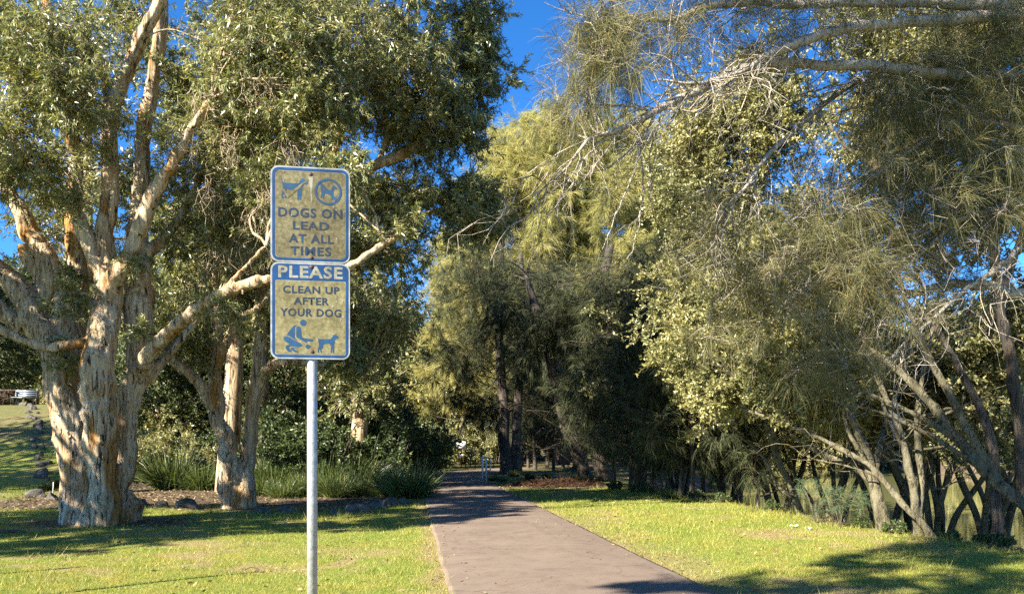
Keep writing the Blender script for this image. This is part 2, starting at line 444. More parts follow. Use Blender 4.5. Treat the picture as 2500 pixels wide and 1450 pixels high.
def path_mat():
    m, nt, N, Lk, b = mat('brown asphalt path')
    v = coords(N, Lk)
    fine = ntex(N, Lk, 140, 4, v, .8); med = ntex(N, Lk, 1.3, 5, v); st = ntex(N, Lk, 5, 5, v)
    g = ramp(N, [(.3, (.115, .086, .063)), (.55, (.185, .140, .106)), (.75, (.265, .205, .16))]); Lk.new(fine.outputs['Fac'], g.inputs['Fac'])
    gm = ramp(N, [(.3, (.86, .85, .85)), (.65, (1.08, 1.07, 1.06))]); Lk.new(med.outputs['Fac'], gm.inputs['Fac'])
    c = mix(N, Lk, 1.0, g.outputs['Color'], gm.outputs['Color'], 'MULTIPLY')
    gs = ramp(N, [(.5, (1, 1, 1)), (.72, (.80, .77, .75))]); Lk.new(st.outputs['Fac'], gs.inputs['Fac'])
    c = mix(N, Lk, 1.0, c, gs.outputs['Color'], 'MULTIPLY')
    vo = N.new('ShaderNodeTexVoronoi'); vo.feature = 'DISTANCE_TO_EDGE'; vo.inputs['Scale'].default_value = .35
    wv = ntex(N, Lk, 1.5, 4, v); ad = N.new('ShaderNodeVectorMath'); ad.operation = 'ADD'
    Lk.new(v, ad.inputs[0]); Lk.new(wv.outputs['Color'], ad.inputs[1]); Lk.new(ad.outputs[0], vo.inputs['Vector'])
    cr = ramp(N, [(0, (.5, .48, .46)), (.006, (1, 1, 1))]); Lk.new(vo.outputs['Distance'], cr.inputs['Fac'])
    c = mix(N, Lk, 0.7, c, mix(N, Lk, 1.0, c, cr.outputs['Color'], 'MULTIPLY'))
    Lk.new(c, b.inputs['Base Color']); b.inputs['Roughness'].default_value = .85; b.inputs['Specular IOR Level'].default_value = .25
    bump(N, Lk, fine.outputs['Fac'], .35, .01, b)
    return m
M['path'] = path_mat()
def water_mat():
    m, nt, N, Lk, b = mat('river water')
    b.inputs['Base Color'].default_value = (.21, .205, .075, 1); b.inputs['Roughness'].default_value = .06
    b.inputs['Specular IOR Level'].default_value = .6
    n = ntex(N, Lk, 1.0, 3, coords(N, Lk, (1.3, 2.6, 1)))
    bump(N, Lk, n.outputs['Fac'], .05, .04, b)
    return m
M['water'] = water_mat()

# ---------------------------------------------------------------- ground, path, river
seed(11)
def axis(*segs):
    out = []
    for a, b, s in segs:
        out.append(np.arange(a, b, s))
    return np.concatenate(out + [np.array([segs[-1][1]])])
xs = axis((-400, -60, 20), (-60, -24, 1.2), (-24, -12, .5), (-12, 12, .16), (12, 30, .8), (30, 100, 3), (100, 400, 25))
ys = axis((-200, -20, 15), (-20, 4, 1.2), (4, 30, .16), (30, 60, .5), (60, 150, 3), (150, 600, 30))
X, Y = np.meshgrid(xs, ys)
Z = ground_z(X, Y)
mb = MB()
nx, ny = len(xs), len(ys)
i, j = np.meshgrid(np.arange(ny - 1), np.arange(nx - 1), indexing='ij')
mb.add(np.stack([X, Y, Z], -1), q=np.stack([i * nx + j, i * nx + j + 1, (i + 1) * nx + j + 1, (i + 1) * nx + j], -1).reshape(-1, 4))
ground = mb.build('ground', M['lawn'], smooth=True)
tag(ground, 'mown green lawn with dry patches and bare soil under the trees', 'lawn', kind='structure')
def blob_mask(x, y, cx, cy, rx, ry, rot=0.0, soft=0.5):
    a, b = math.cos(rot), math.sin(rot)
    u = ((x - cx) * a + (y - cy) * b) / rx; w = (-(x - cx) * b + (y - cy) * a) / ry
    q = np.sqrt(u * u + w * w) + 0.35 * (vnoise(x, y, .5, 5) - .5) + 0.4 * (vnoise(x, y, 1.6, 6) - .5)
    return 1 - sstep(1 - soft, 1 + soft * .3, q)
def soil_mask(x, y):
    s = blob_mask(x, y, -8.4, 15.4, 2.3, 1.0, .1)                       # round the big paperbark
    s = np.maximum(s, blob_mask(x, y, -6.2, 18.9, 3.0, .9, .1) * .9)
    bed = sstep(19.3, 20.2, y - (x + 6) * .22 + .8 * (vnoise(x, y, 1.5, 2) - .5)) * sstep(-2.2, -3.2, x + .135 * (y - 20)) * sstep(-17, -14, x)
    s = np.maximum(s, bed)
    s = np.maximum(s, sstep(-.5, .6, x - bank_x(y) + .8 * (vnoise(x, y, .9, 9) - .5)))
    s = np.maximum(s, blob_mask(x, y, 1.8, 29.5, 3.2, 3.2) * .95)
    s = np.maximum(s, sstep(33, 36, y) * .6)
    return np.clip(s, 0, 1)
def dry_mask(x, y):
    pd = np.abs(x - path_x(y)) - 1.39
    e = (1 - sstep(.0, .32, pd - .22 * vnoise(x, y, .6, 1))) * .85
    e2 = (1 - sstep(.0, .9, pd - .5 * vnoise(x, y, .8, 1))) * (x > path_x(y)) * sstep(18, 8, y) * .6
    d = np.maximum(e, e2)
    d = np.maximum(d, blob_mask(x, y, -4.9, 12.3, 1.4, .55) * .7)
    d = np.maximum(d, blob_mask(x, y, 5.6, 13.6, 1.3, .5, -.4) * .75)
    d = np.maximum(d, blob_mask(x, y, 3.2, 8.3, 1.6, .45, .1) * .8)
    d = np.maximum(d, blob_mask(x, y, -2.6, 11.6, .9, .5) * .4)
    d = np.maximum(d, .75 * sstep(.60, .75, vnoise(x, y, 1.1, 8)) * sstep(.4, .7, vnoise(x, y, .33, 4)))
    return np.clip(d, 0, 1)
for nm, fn in (('soil', soil_mask), ('dry', dry_mask)):
    at = ground.data.attributes.new(nm, 'FLOAT', 'POINT')
    at.data.foreach_set('value', fn(X, Y).astype(np.float32).ravel())

pyv = np.concatenate([np.arange(-12, 30, .25), np.arange(30, 55.1, .25)])
cx = np.array([float(path_x(v)) for v in pyv]); ker = np.ones(13) / 13
cx = np.convolve(np.pad(cx, 6, mode='edge'), ker, 'valid')
tx = np.gradient(cx, pyv); nl_ = np.sqrt(1 + tx ** 2)
rows = []
for s in (-1, 1):
    w = 1.385 + .025 * vnoise(pyv, np.zeros_like(pyv), .5, s) + .03 * vnoise(pyv, np.zeros_like(pyv), 2.2, s + 4)
    rows.append(np.stack([cx + s * w / nl_, pyv - s * w * tx / nl_], 1))
mb = MB()
l, r = rows
n = len(pyv)
prof = []
for t, z in ((0, -.05), (0, .028), (.02, .035), (.25, .045), (.5, .05), (.75, .045), (.98, .035), (1, .028), (1, -.05)):
    q = l * (1 - t) + r * t
    prof.append(np.column_stack([q, np.full(n, z)]))
V = np.stack(prof, 1); k = V.shape[1]
i, j = np.meshgrid(np.arange(n - 1), np.arange(k - 1), indexing='ij')
mb.add(V, q=np.stack([i * k + j, i * k + j + 1, (i + 1) * k + j + 1, (i + 1) * k + j], -1).reshape(-1, 4))
tag(mb.build('path', M['path'], smooth=True), 'brown asphalt shared path leading to the trees', 'path', kind='structure')

mb = MB()
gx = np.linspace(-2, 140, 40); gy = np.linspace(-60, 260, 60)
wx, wy = np.meshgrid(gx, gy)
i, j = np.meshgrid(np.arange(59), np.arange(39), indexing='ij')
mb.add(np.stack([wx, wy, np.full_like(wx, -1.3)], -1), q=np.stack([i * 40 + j, i * 40 + j + 1, (i + 1) * 40 + j + 1, (i + 1) * 40 + j], -1).reshape(-1, 4))
tag(mb.build('water', M['water']), 'still green river behind the mangroves', 'river', kind='structure')

# grass blades on the nearer lawn
def grass_patch():
    seed(12)
    mb = MB(); out = []
    for y0, y1, dens in ((6.8, 10, 1500), (10, 14, 900), (14, 20, 420), (20, 28, 160)):
        a = -.70 * y1; bx = .70 * y1
        n = int((bx - a) * (y1 - y0) * dens)
        x = rng.uniform(a, bx, n); y = rng.uniform(y0, y1, n)
        ok = (np.abs(x) < .72 * y) & (np.abs(x - path_x(y)) > 1.35 + .05 * vnoise(x, y, .25)) & (x < bank_x(y) + .4)
        ok &= rng.random(n) > .92 * soil_mask(x, y)
        ok &= rng.random(n) > .55 * dry_mask(x, y)
        x, y = x[ok], y[ok]
        h = rng.uniform(.018, .045, len(x)) * (1 + .9 * sstep(.55, .8, vnoise(x, y, .5, 7))) * (1 + (y0 > 12) * .4)
        h *= 1 + 2.0 * sstep(-.9, .2, x - bank_x(y)) * rng.random(len(x))
        h *= 1 + 1.0 * (1 - sstep(1.38, 1.6, np.abs(x - path_x(y)))) * rng.random(len(x)) + 1.6 * (rng.random(len(x)) < .03)
        w = .0045 * (1 + (y / 9 - .7) * .8)
        p = np.stack([x, y, ground_z(x, y) - .004], 1)
        a_ = rng.uniform(0, 2 * np.pi, len(x))
        s = np.stack([np.cos(a_), np.sin(a_), 0 * a_], 1) * w[:, None] * .5
        tip = p + np.column_stack([rng.normal(size=(len(x), 2)) * h[:, None] * .6, h])
        out.append(np.stack([p - s, p + s, tip], 1))
    V = np.concatenate(out); n = len(V)
    mb.add(V, t=np.arange(3 * n).reshape(-1, 3))
    return mb
M['blade'] = leaf_mat('grass blades', [(0, (.14, .165, .025)), (.45, (.26, .27, .045)), (.8, (.38, .355, .085)), (1, (.52, .42, .17))], 0.3, .5, .3, (1.1, (.8, .95, .75), (1.15, 1.05, 1.0)))
tag(grass_patch().build('grass', M['blade']), 'short mown grass blades on the sunny lawn', 'grass', kind='stuff')

# ---------------------------------------------------------------- the dog sign
SX, SY, SYAW = -1.176, 4.43, math.radians(8.5)
def sign_mats():
    def dirty(name, a, b_, c_, sc):
        m, nt, N, Lk, b = mat(name)
        v = coords(N, Lk)
        n1 = ntex(N, Lk, sc, 8, v, .75); n2 = ntex(N, Lk, 5, 4, v)
        r = ramp(N, [(.36, a), (.5, b_), (.66, c_)])
        ad = N.new('ShaderNodeMath'); ad.operation = 'MULTIPLY_ADD'; ad.inputs[1].default_value = .5
        Lk.new(n2.outputs['Fac'], ad.inputs[0])
        sb = N.new('ShaderNodeMath'); sb.operation = 'SUBTRACT'; sb.inputs[1].default_value = .25
        Lk.new(n1.outputs['Fac'], sb.inputs[0]); Lk.new(sb.outputs[0], ad.inputs[2])
        Lk.new(ad.outputs[0], r.inputs['Fac']); Lk.new(r.outputs['Color'], b.inputs['Base Color'])
        b.inputs['Roughness'].default_value = .6; b.inputs['Specular IOR Level'].default_value = .2
        return m
    M['sign_face'] = dirty('grimy sign face', (.058, .048, .022), (.10, .086, .040), (.165, .148, .08), 42)
    M['sign_face_low'] = dirty('grimy lower sign face', (.085, .072, .03), (.14, .122, .054), (.21, .19, .10), 36)
    M['sign_edge'] = dirty('sign white edge', (.15, .165, .16), (.21, .225, .215), (.28, .295, .28), 20)
    M['sign_blue'] = dirty('sign blue', (.004, .025, .075), (.003, .034, .115), (.005, .05, .155), 14)
    M['sign_ink'] = dirty('weathered blue ink', (.02, .024, .028), (.010, .022, .042), (.008, .030, .075), 18)
    M['sign_pale'] = dirty('pale worn lettering', (.12, .11, .07), (.19, .185, .135), (.27, .265, .215), 22)
    M['sign_picto'] = dirty('faded blue pictogram', (.02, .036, .055), (.012, .043, .09), (.012, .06, .14), 16)
sign_mats()
def rrect(x0, x1, z0, z1, r, n=6):
    pts = []
    for cx_, cz_, a0 in ((x1 - r, z1 - r, 0), (x0 + r, z1 - r, 90), (x0 + r, z0 + r, 180), (x1 - r, z0 + r, 270)):
        for k in range(n + 1):
            a = math.radians(a0 + 90 * k / n); pts.append((cx_ + r * math.cos(a), cz_ + r * math.sin(a)))
    return pts
def flat(name, polys, y, material, parent, holes=None, thick=0.0):
    """outlines in the sign's own plane (x, z) at depth y, faces towards -y"""
    bm = bmesh.new()
    for p in polys:
        f = bm.faces.new([bm.verts.new((a, y, b)) for a, b in p])
        f.normal_update()
        if f.normal.y > 0: f.normal_flip()
    if holes:
        for o_, i_ in holes:
            n_ = len(o_)
            vo = [bm.verts.new((a, y, b)) for a, b in o_]; vi = [bm.verts.new((a, y, b)) for a, b in i_]
            for k in range(n_):
                f = bm.faces.new([vo[k], vo[(k + 1) % n_], vi[(k + 1) % n_], vi[k]]); f.normal_update()
                if f.normal.y > 0: f.normal_flip()
    if thick:
        g = bmesh.ops.extrude_face_region(bm, geom=bm.faces[:])
        for v in [e for e in g['geom'] if isinstance(e, bmesh.types.BMVert)]: v.co.y += thick
        bmesh.ops.recalc_face_normals(bm, faces=bm.faces)
    me = bpy.data.meshes.new(name); bm.to_mesh(me); bm.free(); me.materials.append(material)
    return link(bpy.data.objects.new(name, me), parent)
def lettering(lines, y, material, parent, name='lettering', bold=.028):
    """lines: (text, centre x, centre z, width, cap height)"""
    allv = MB()
    for text, cx_, cz_, w, h in lines:
        cu = bpy.data.curves.new('t', 'FONT'); cu.body = text; cu.offset = bold; cu.resolution_u = 3; cu.space_character = 1.12
        o = bpy.data.objects.new('t', cu); COL.objects.link(o)
        dg = bpy.context.evaluated_depsgraph_get()
        me = bpy.data.meshes.new_from_object(o.evaluated_get(dg))
        v = np.zeros(len(me.vertices) * 3, np.float32); me.vertices.foreach_get('co', v); v = v.reshape(-1, 3)
        lo, hi = v.min(0), v.max(0)
        x = (v[:, 0] - (lo[0] + hi[0]) / 2) / (hi[0] - lo[0]) * w + cx_
        z = (v[:, 1] - (lo[1] + hi[1]) / 2) / (hi[1] - lo[1]) * h + cz_
        me.calc_loop_triangles()
        t = np.array([list(a.vertices) for a in me.loop_triangles])
        allv.add(np.stack([x, np.full_like(x, y), z], 1), t=t)
        bpy.data.objects.remove(o); bpy.data.curves.remove(cu); bpy.data.meshes.remove(me)
    return allv.build(name, material, parent)
def disc(cx_, cz_, r, n=28):
    return [(cx_ + r * math.cos(2 * math.pi * k / n), cz_ + r * math.sin(2 * math.pi * k / n)) for k in range(n)]

def dog_sign():
    root = thing('dog_sign', 'weathered blue and khaki dogs on lead sign, two panels on a grey steel pole', 'sign', (SX, SY, gz(SX, SY)), SYAW)
    z0 = EYE - root.location.z
    S = 1 / 418.3
    Lx = lambda px: (px - 758.0) * S * 1.006
    Lz = lambda py: z0 + (HOR - py) * S
    mb = MB()
    tube(mb, [(0.006, .036, -.25), (0.006, .036, Lz(424))], .030, 24, cap=True)
    po = mb.build('post', M['steel'], root, smooth=True)
    for zz in (Lz(430), Lz(628), Lz(655), Lz(856)):
        mb = MB(); box(mb, (.006, .0335, zz), (.075, .067, .03)); mb.build('clamp', M['steel'], po)
    W2 = 187.5 / 2 * S * 1.006
    for k, (ya, yb) in enumerate(((408.5, 641.0), (642.0, 876.5))):
        zt, zb = Lz(ya), Lz(yb)
        pn = flat('sign_panel', [rrect(-W2, W2, zb, zt, .045)], -.002, M['sign_edge'], root, thick=.003)
        e = .0095
        if k == 0:
            flat('border', [], -.0035, M['sign_blue'], pn, holes=[(rrect(-W2 + e, W2 - e, zb + e, zt - e, .037), rrect(-W2 + e + .0145, W2 - e - .0145, zb + e + .0145, zt - e - .0145, .024))])
            i_ = e + .018
            flat('face', [rrect(-W2 + i_, W2 - i_, zb + i_, zt - i_, .021)], -.0032, M['sign_face'], pn)
        else:
            zh = Lz(685)
            bm_o = rrect(-W2 + e, W2 - e, zb + e, zt - e, .037)
            flat('border', [], -.0035, M['sign_blue'], pn, holes=[(bm_o, rrect(-W2 + e + .0145, W2 - e - .0145, zb + e + .0145, zh, .012))])
            flat('face', [rrect(-W2 + e + .018, W2 - e - .018, zb + e + .018, zh - .004, .014)], -.0032, M['sign_face_low'], pn)
        if k == 0:
            lettering([('DOGS ON', Lx(758), Lz(521), 152 * S, 23.5 * S), ('LEAD', Lx(759.5), Lz(552), 86 * S, 20.5 * S),
                       ('AT ALL', Lx(760), Lz(583.5), 107 * S, 21 * S), ('TIMES', Lx(759), Lz(614), 97 * S, 22 * S)], -.0042, M['sign_ink'], pn)
            c5 = lambda pts: [(Lx(650 + a / 5.8), Lz(400 + b / 5.8)) for a, b in pts]
            dog1 = [(228, 228), (240, 232), (250, 285), (300, 290), (400, 292), (468, 288), (478, 250), (505, 222), (525, 212), (545, 235), (592, 262), (582, 298), (552, 302), (532, 292), (515, 340), (506, 400), (498, 518), (478, 524), (472, 420), (466, 524), (448, 518), (446, 395), (415, 378), (340, 386), (305, 372), (290, 420), (312, 500), (285, 512), (262, 440), (250, 470), (272, 508), (236, 512), (228, 470), (244, 400), (250, 345)]
            tick_ = [(232, 378), (262, 372), (318, 448), (500, 290), (612, 226), (520, 312), (316, 508)]
            dog2 = [(760, 268), (775, 275), (790, 345), (835, 372), (905, 360), (920, 318), (938, 292), (958, 300), (990, 335), (980, 350), (955, 345), (942, 385), (940, 440), (935, 500), (915, 500), (912, 440), (888, 420), (835, 418), (812, 445), (815, 490), (798, 492), (790, 450), (778, 485), (765, 482), (776, 420), (768, 370)]
            flat('dog_pictogram', [c5(dog1)], -.0040, M['sign_picto'], pn)
            flat('tick_mark', [c5(tick_)], -.0046, M['sign_face'], pn)
            cx_, cz_ = Lx(650 + 870 / 5.8), Lz(400 + 390 / 5.8); ro, ri = 190 / 5.8 * S, 158 / 5.8 * S
            flat('dog_pictogram', [c5(dog2)], -.0040, M['sign_picto'], pn)
            flat('ban_ring', [c5([(738, 272), (764, 250), (1000, 498), (974, 522)])], -.0046, M['sign_picto'], pn, holes=[(disc(cx_, cz_, ro), disc(cx_, cz_, ri))])
            flat('streak', [c5([(596, 172), (662, 172), (650, 400), (640, 606), (626, 400)])], -.0038, M['sign_pale'], pn)
            rr = np.random.default_rng(5)
            flecks = []
            for a, b in ((360, 552, ), (945, 600), (980, 640), (985, 1050), (260, 130), (370, 740), (1105, 655), (300, 610), (255, 260)):
                flecks.append(c5([(a + q * math.cos(t) * rr.uniform(.5, 1), b + q * math.sin(t) * rr.uniform(.5, 1)) for q, t in ((14, k_ * 1.256) for k_ in range(5))]))
            for f_ in flecks: flat('paint_chip', [f_], -.0049, M['sign_edge'], pn)
        else:
            lettering([('PLEASE', Lx(758.5), Lz(665), 153 * S, 30 * S)], -.0042, M['sign_pale'], pn, bold=.03)
            lettering([('CLEAN UP', Lx(760), Lz(708), 134 * S, 18.5 * S), ('AFTER', Lx(760), Lz(735.5), 84 * S, 18.5 * S),
                       ('YOUR DOG', Lx(759), Lz(763.5), 145 * S, 19.5 * S)], -.0042, M['sign_ink'], pn)
            q6 = 5.577
            c6 = lambda pts: [(Lx(650 + a / q6), Lz(630 + b / q6)) for a, b in pts]
            head = [(508 + 43 * math.cos(t), 884 + 43 * math.sin(t)) for t in np.linspace(0, 6.28, 22, endpoint=False)]
            torso = [(292, 1050), (330, 990), (385, 925), (425, 912), (398, 945), (398, 1090), (440, 1140)]
            arm = [(416, 945), (438, 930), (466, 940), (478, 970), (488, 1070), (520, 1092), (600, 1100), (632, 1105), (640, 1128), (610, 1140), (560, 1132), (556, 1160), (440, 1095), (416, 1075)]
            legs = [(262, 1075), (300, 1070), (400, 1125), (470, 1160), (495, 1180), (490, 1205), (440, 1215), (345, 1205), (318, 1215), (330, 1240), (355, 1262), (350, 1280), (312, 1280), (275, 1235), (285, 1200), (330, 1180), (262, 1130), (248, 1100)]
            legb = [(350, 1222), (440, 1222), (380, 1238), (432, 1270), (436, 1284), (395, 1284), (345, 1245)]
            bag = [(540, 1196), (568, 1172), (614, 1200), (572, 1242), (540, 1222)]
            dog3 = [(704, 1090), (720, 1100), (780, 1100), (870, 1096), (892, 1062), (912, 1038), (935, 1032), (962, 1055), (980, 1078), (955, 1090), (930, 1098), (922, 1140), (915, 1190), (916, 1286), (898, 1286), (893, 1200), (886, 1284), (868, 1284), (872, 1190), (850, 1160), (800, 1162), (772, 1180), (768, 1220), (745, 1245), (758, 1284), (738, 1284), (726, 1235), (712, 1255), (718, 1284), (698, 1284), (698, 1240), (714, 1190), (704, 1130)]
            flat('person_pictogram', [c6(p) for p in (head, torso, arm, legs, legb, bag)], -.0040, M['sign_picto'], pn)
            flat('dog_pictogram', [c6(dog3)], -.0040, M['sign_picto'], pn)
            rr = np.random.default_rng(6)
            flecks = []
            for a, b, q in ((940, 530, 16), (1030, 575, 15), (900, 650, 16), (1035, 790, 17), (1002, 830, 14), (980, 640, 10), (700, 905, 8), (1060, 700, 8), (950, 590, 9)):
                flecks.append(c6([(a + q * math.cos(k_ * 1.256) * rr.uniform(.5, 1.1), b + q * math.sin(k_ * 1.256) * rr.uniform(.5, 1.1)) for k_ in range(5)]))
            for f_ in flecks: flat('paint_chip', [f_], -.0049, M['sign_edge'], pn)
        for bx, by in (((758, 426), (759.5, 629)) if k == 0 else ((760, 652), (761.5, 858))):
            bm = bmesh.new()
            bmesh.ops.create_uvsphere(bm, u_segments=12, v_segments=8, radius=.0115)
            for v in bm.verts: v.co = Vector((v.co.x + Lx(bx), v.co.y * .5 - .004, v.co.z + Lz(by)))
            me = bpy.data.meshes.new('bolt'); bm.to_mesh(me); bm.free(); me.materials.append(M['rust'])
            link(bpy.data.objects.new('bolt', me), pn)
dog_sign()

# ---------------------------------------------------------------- paperbarks on the left
def stems(mb, lst, nodes, sides=20, ridge=.10, ppm=7):
    """each stem: list of (px, py, distance, radius) from its foot up"""
    for k, s in enumerate(lst):
        a = np.array([[*P(q[0], q[1], q[2]), q[3]] for q in s])
        ln = np.linalg.norm(np.diff(a[:, :3], axis=0), axis=1).sum()
        c = spline(a, max(10, int(ln * ppm)))
        w = rng.normal(size=(len(c), 3)); w = np.stack([np.convolve(w[:, i], np.ones(5) / 5, 'same') for i in range(3)], 1)
        c[2:-1, :3] += w[2:-1] * c[2:-1, 3:4] * .35
        tube(mb, c[:, :3], c[:, 3], sides, ridge, True, ph=k * 1.7)
        nodes.extend(c[len(c) // 4:, :3])

def peel(trunk, n, root, zmax):
    me = trunk.data; nv = len(me.vertices)
    co = np.zeros(nv * 3, np.float32); me.vertices.foreach_get('co', co); co = co.reshape(-1, 3)
    no = np.zeros(nv * 3, np.float32); me.vertex_normals.foreach_get('vector', no); no = no.reshape(-1, 3)
    idx = rng.integers(0, nv, n); idx = idx[co[idx, 2] < zmax]
    p = co[idx].astype(float); q = no[idx].astype(float); n = len(idx)
    D = nrm(np.column_stack([rng.normal(size=(n, 2)) * .25, rng.choice([-1, 1], n) * 1.0]) + q * rng.uniform(.1, .55, n)[:, None])
    s_ = nrm(np.cross(D, q) + q * rng.normal(size=(n, 1)) * .35)
    L = rng.uniform(.03, .10, n)[:, None]; W = L * rng.uniform(.2, .45, n)[:, None]
    a = p - q * .012; m = a + D * L * .55 + q * L * .05; e = a + D * L - q * L * rng.uniform(-.25, .2, n)[:, None]
    V = np.stack([a - s_ * W * .5, a + s_ * W * .5, m + s_ * W * .45, m - s_ * W * .55, e + s_ * W * .25, e - s_ * W * .3], 1)
    b = np.arange(n)[:, None] * 6
    mb = MB(); mb.add(V, q=np.concatenate([b + [0, 1, 2, 3], b + [3, 2, 4, 5]]))
    mb.build('peeling_bark', M['paperbark_fine'], root)

def paperbark_big():
    seed(21)
    root = thing('paperbark_tree', 'huge pale paperbark with several fused trunks and a long limb behind the sign', 'tree', P(238, 1278, 15.6) * [1, 1, 0])
    root.location.z = gz(root.location.x, root.location.y)
    off = np.array(root.location)
    nodes = []; big = MB(); thin = MB()
    S1 = [
        [(200, 1300, 15.5, .44), (194, 1200, 15.5, .34), (178, 1080, 15.5, .32), (158, 960, 15.6, .32), (135, 860, 15.7, .33), (90, 770, 15.8, .27), (25, 680, 15.9, .22), (-70, 590, 16, .17)],
        [(246, 1300, 15.3, .44), (246, 1200, 15.1, .33), (246, 1080, 14.95, .30), (248, 960, 14.9, .30), (254, 860, 14.95, .28), (268, 760, 15.4, .28), (262, 690, 15.45, .24), (262, 600, 15.5, .19), (265, 480, 15.6, .17), (268, 330, 15.7, .155), (285, 230, 15.7, .14), (335, 110, 15.6, .13), (385, 10, 15.5, .12), (430, -140, 15.5, .09)],
        [(284, 1300, 15.65, .40), (288, 1200, 15.65, .29), (298, 1080, 15.7, .25), (320, 960, 15.75, .235), (338, 880, 15.7, .245), (335, 760, 15.9, .27), (335, 650, 16.1, .23), (342, 500, 16.3, .18), (355, 330, 16.5, .15), (380, 150, 16.6, .13), (395, 20, 16.6, .11), (410, -120, 16.6, .08)],
        [(172, 940, 15.9, .26), (165, 800, 16.0, .26), (125, 680, 16.2, .22), (75, 570, 16.3, .19), (40, 500, 16.3, .15), (-20, 400, 16.2, .11)],
        [(170, 930, 16.0, .22), (190, 800, 16.3, .24), (185, 650, 16.5, .2), (178, 520, 16.6, .15), (182, 370, 16.7, .12), (170, 200, 16.8, .1)],
    ]
    stems(big, S1, nodes, 28, .12)
    S2 = [
        [(335, 905, 15.6, .19), (360, 870, 15.4, .145), (430, 800, 15.0, .13), (520, 730, 14.7, .12), (580, 700, 14.6, .12), (660, 680, 14.5, .105), (760, 668, 14.6, .095), (850, 650, 14.8, .08), (930, 600, 15.0, .06), (1010, 555, 15.2, .04)],
        [(262, 720, 15.4, .2), (305, 650, 15.2, .17), (345, 560, 15.1, .145), (380, 470, 15.05, .13), (425, 390, 15, .11), (470, 310, 15, .085), (520, 240, 15, .06)],
        [(262, 900, 15.2, .16), (235, 850, 15, .105), (190, 838, 14.8, .095), (120, 848, 14.6, .09), (50, 828, 14.5, .085), (-30, 790, 14.4, .08), (-110, 770, 14.3, .07)],
        [(265, 680, 15.4, .2), (225, 620, 15.3, .16), (195, 540, 15.3, .14), (180, 500, 15.3, .1)],
        [(268, 250, 15.7, .09), (258, 200, 15.7, .07), (262, 150, 15.6, .05)],
        [(355, 930, 15.9, .12), (400, 880, 16.1, .09), (450, 820, 16.3, .07), (520, 740, 16.5, .06), (620, 700, 16.8, .045)],
        [(335, 640, 16.1, .13), (420, 560, 16.5, .1), (470, 480, 16.7, .085), (520, 360, 16.9, .07), (600, 250, 17, .05)],
        [(165, 230, 15.6, .1), (140, 120, 15.6, .1), (118, 20, 15.5, .09), (100, -80, 15.5, .07)],
        [(180, 370, 16.6, .11), (165, 230, 15.8, .1)],
        [(60, 800, 15.8, .18), (10, 760, 15.7, .16), (-80, 720, 15.6, .14)],
        [(110, 800, 15.9, .17), (95, 690, 16.1, .15), (60, 600, 16.2, .12)],
        [(505, 745, 14.7, .07), (580, 670, 14.6, .045), (650, 600, 14.5, .03)],
    ]
    stems(big, S2, nodes, 16, .08)
    big.v = [v - off.astype(np.float32) for v in big.v]
    peel(fuse(big, 'trunk', M['paperbark'], root, .026, ((.35, .035), (.13, .03), (.05, .014)), .18, 0), 4400, root, 4.6)
    lst = [(90, 190, 110, 150, 14.7, .7, 10, .9), (50, 400, 90, 80, 15, .8, 5, .85), (60, 60, 110, 80, 15.5, 1, 5, .9), (330, 60, 60, 120, 17.6, .4, 3, .8),
           (590, 130, 85, 100, 15.2, .8, 8, .9), (630, 320, 90, 110, 15.6, .9, 7, .9), (500, 390, 60, 70, 16.6, .6, 3, .8), (590, 540, 100, 80, 16.8, .8, 5, .9), (450, 560, 60, 60, 17.2, .6, 2, .8),
           (770, 70, 100, 110, 16, 1, 7, .9), (300, -190, 480, 150, 16.5, 2.0, 8, 1.0), (-120, 250, 100, 300, 16.0, .8, 4, 1.0), (420, 250, 60, 70, 17.2, .5, 2, .7),
           (620, 450, 70, 60, 15.4, .6, 3, .7), (300, 440, 50, 60, 17.3, .4, 2, .7), (790, 400, 60, 60, 14.6, .5, 2, .7), (760, 250, 70, 90, 15.2, .6, 4, .8)]
    C, R = regions(lst, .9)
    br = MB(); lf = MB()
    grow(br, lf, nodes, C, R, 14, 6, 31, 'leaf', .115, .024, .8, .05, .009, .30)
    small = [(165, 745, 40, 40, 15.0, .2, 2, .35), (150, 870, 30, 30, 15.1, .2, 2, .3), (300, 640, 30, 30, 15.0, .2, 1, .3), (330, 800, 25, 40, 15.2, .1, 1, .25), (560, 760, 40, 40, 14.8, .3, 2, .4), (960, 560, 60, 40, 15.0, .3, 2, .5), (420, 310, 30, 20, 14.8, .2, 1, .35), (170, 480, 60, 30, 14.9, .2, 2, .4), (200, 640, 40, 30, 15.8, .1, 1, .35)]
    C, R = regions(small, .4)
    grow(br, lf, nodes, C, R, 8, 5, 26, 'leaf', .10, .02, .3, .03, .006, .3)
    # hanging bunches of bare twigs
    for px, py, Y_ in ((550, 740, 14.7), (505, 450, 15), (100, 420, 15.1), (110, 470, 15.2), (455, 330, 15), (680, 560, 14.6), (730, 420, 15), (130, 560, 15.0), (620, 500, 15.5), (30, 300, 14.6), (200, 420, 14.8), (60, 150, 14.5), (560, 330, 14.8), (640, 200, 14.6), (700, 340, 14.8), (490, 240, 15), (830, 180, 15.4), (20, 480, 14.8), (660, 470, 15), (590, 600, 16), (520, 620, 16)):
        a = P(px, py, Y_); n_ = 26
        A = a + rng.normal(size=(n_, 3)) * .12; B = A + np.column_stack([rng.normal(size=(n_, 2)) * .17, -rng.uniform(.2, .65, n_)])
        twigs(br, A, B, .007, .004, .25); C2 = B + np.column_stack([rng.normal(size=(n_, 2)) * .12, -rng.uniform(.05, .25, n_)])
        twigs(br, B, C2, .004, .002, .3)
    for b_ in (br, lf): b_.v = [v - off.astype(np.float32) for v in b_.v]
    br.build('branches', M['paperbark_fine'], root, True)
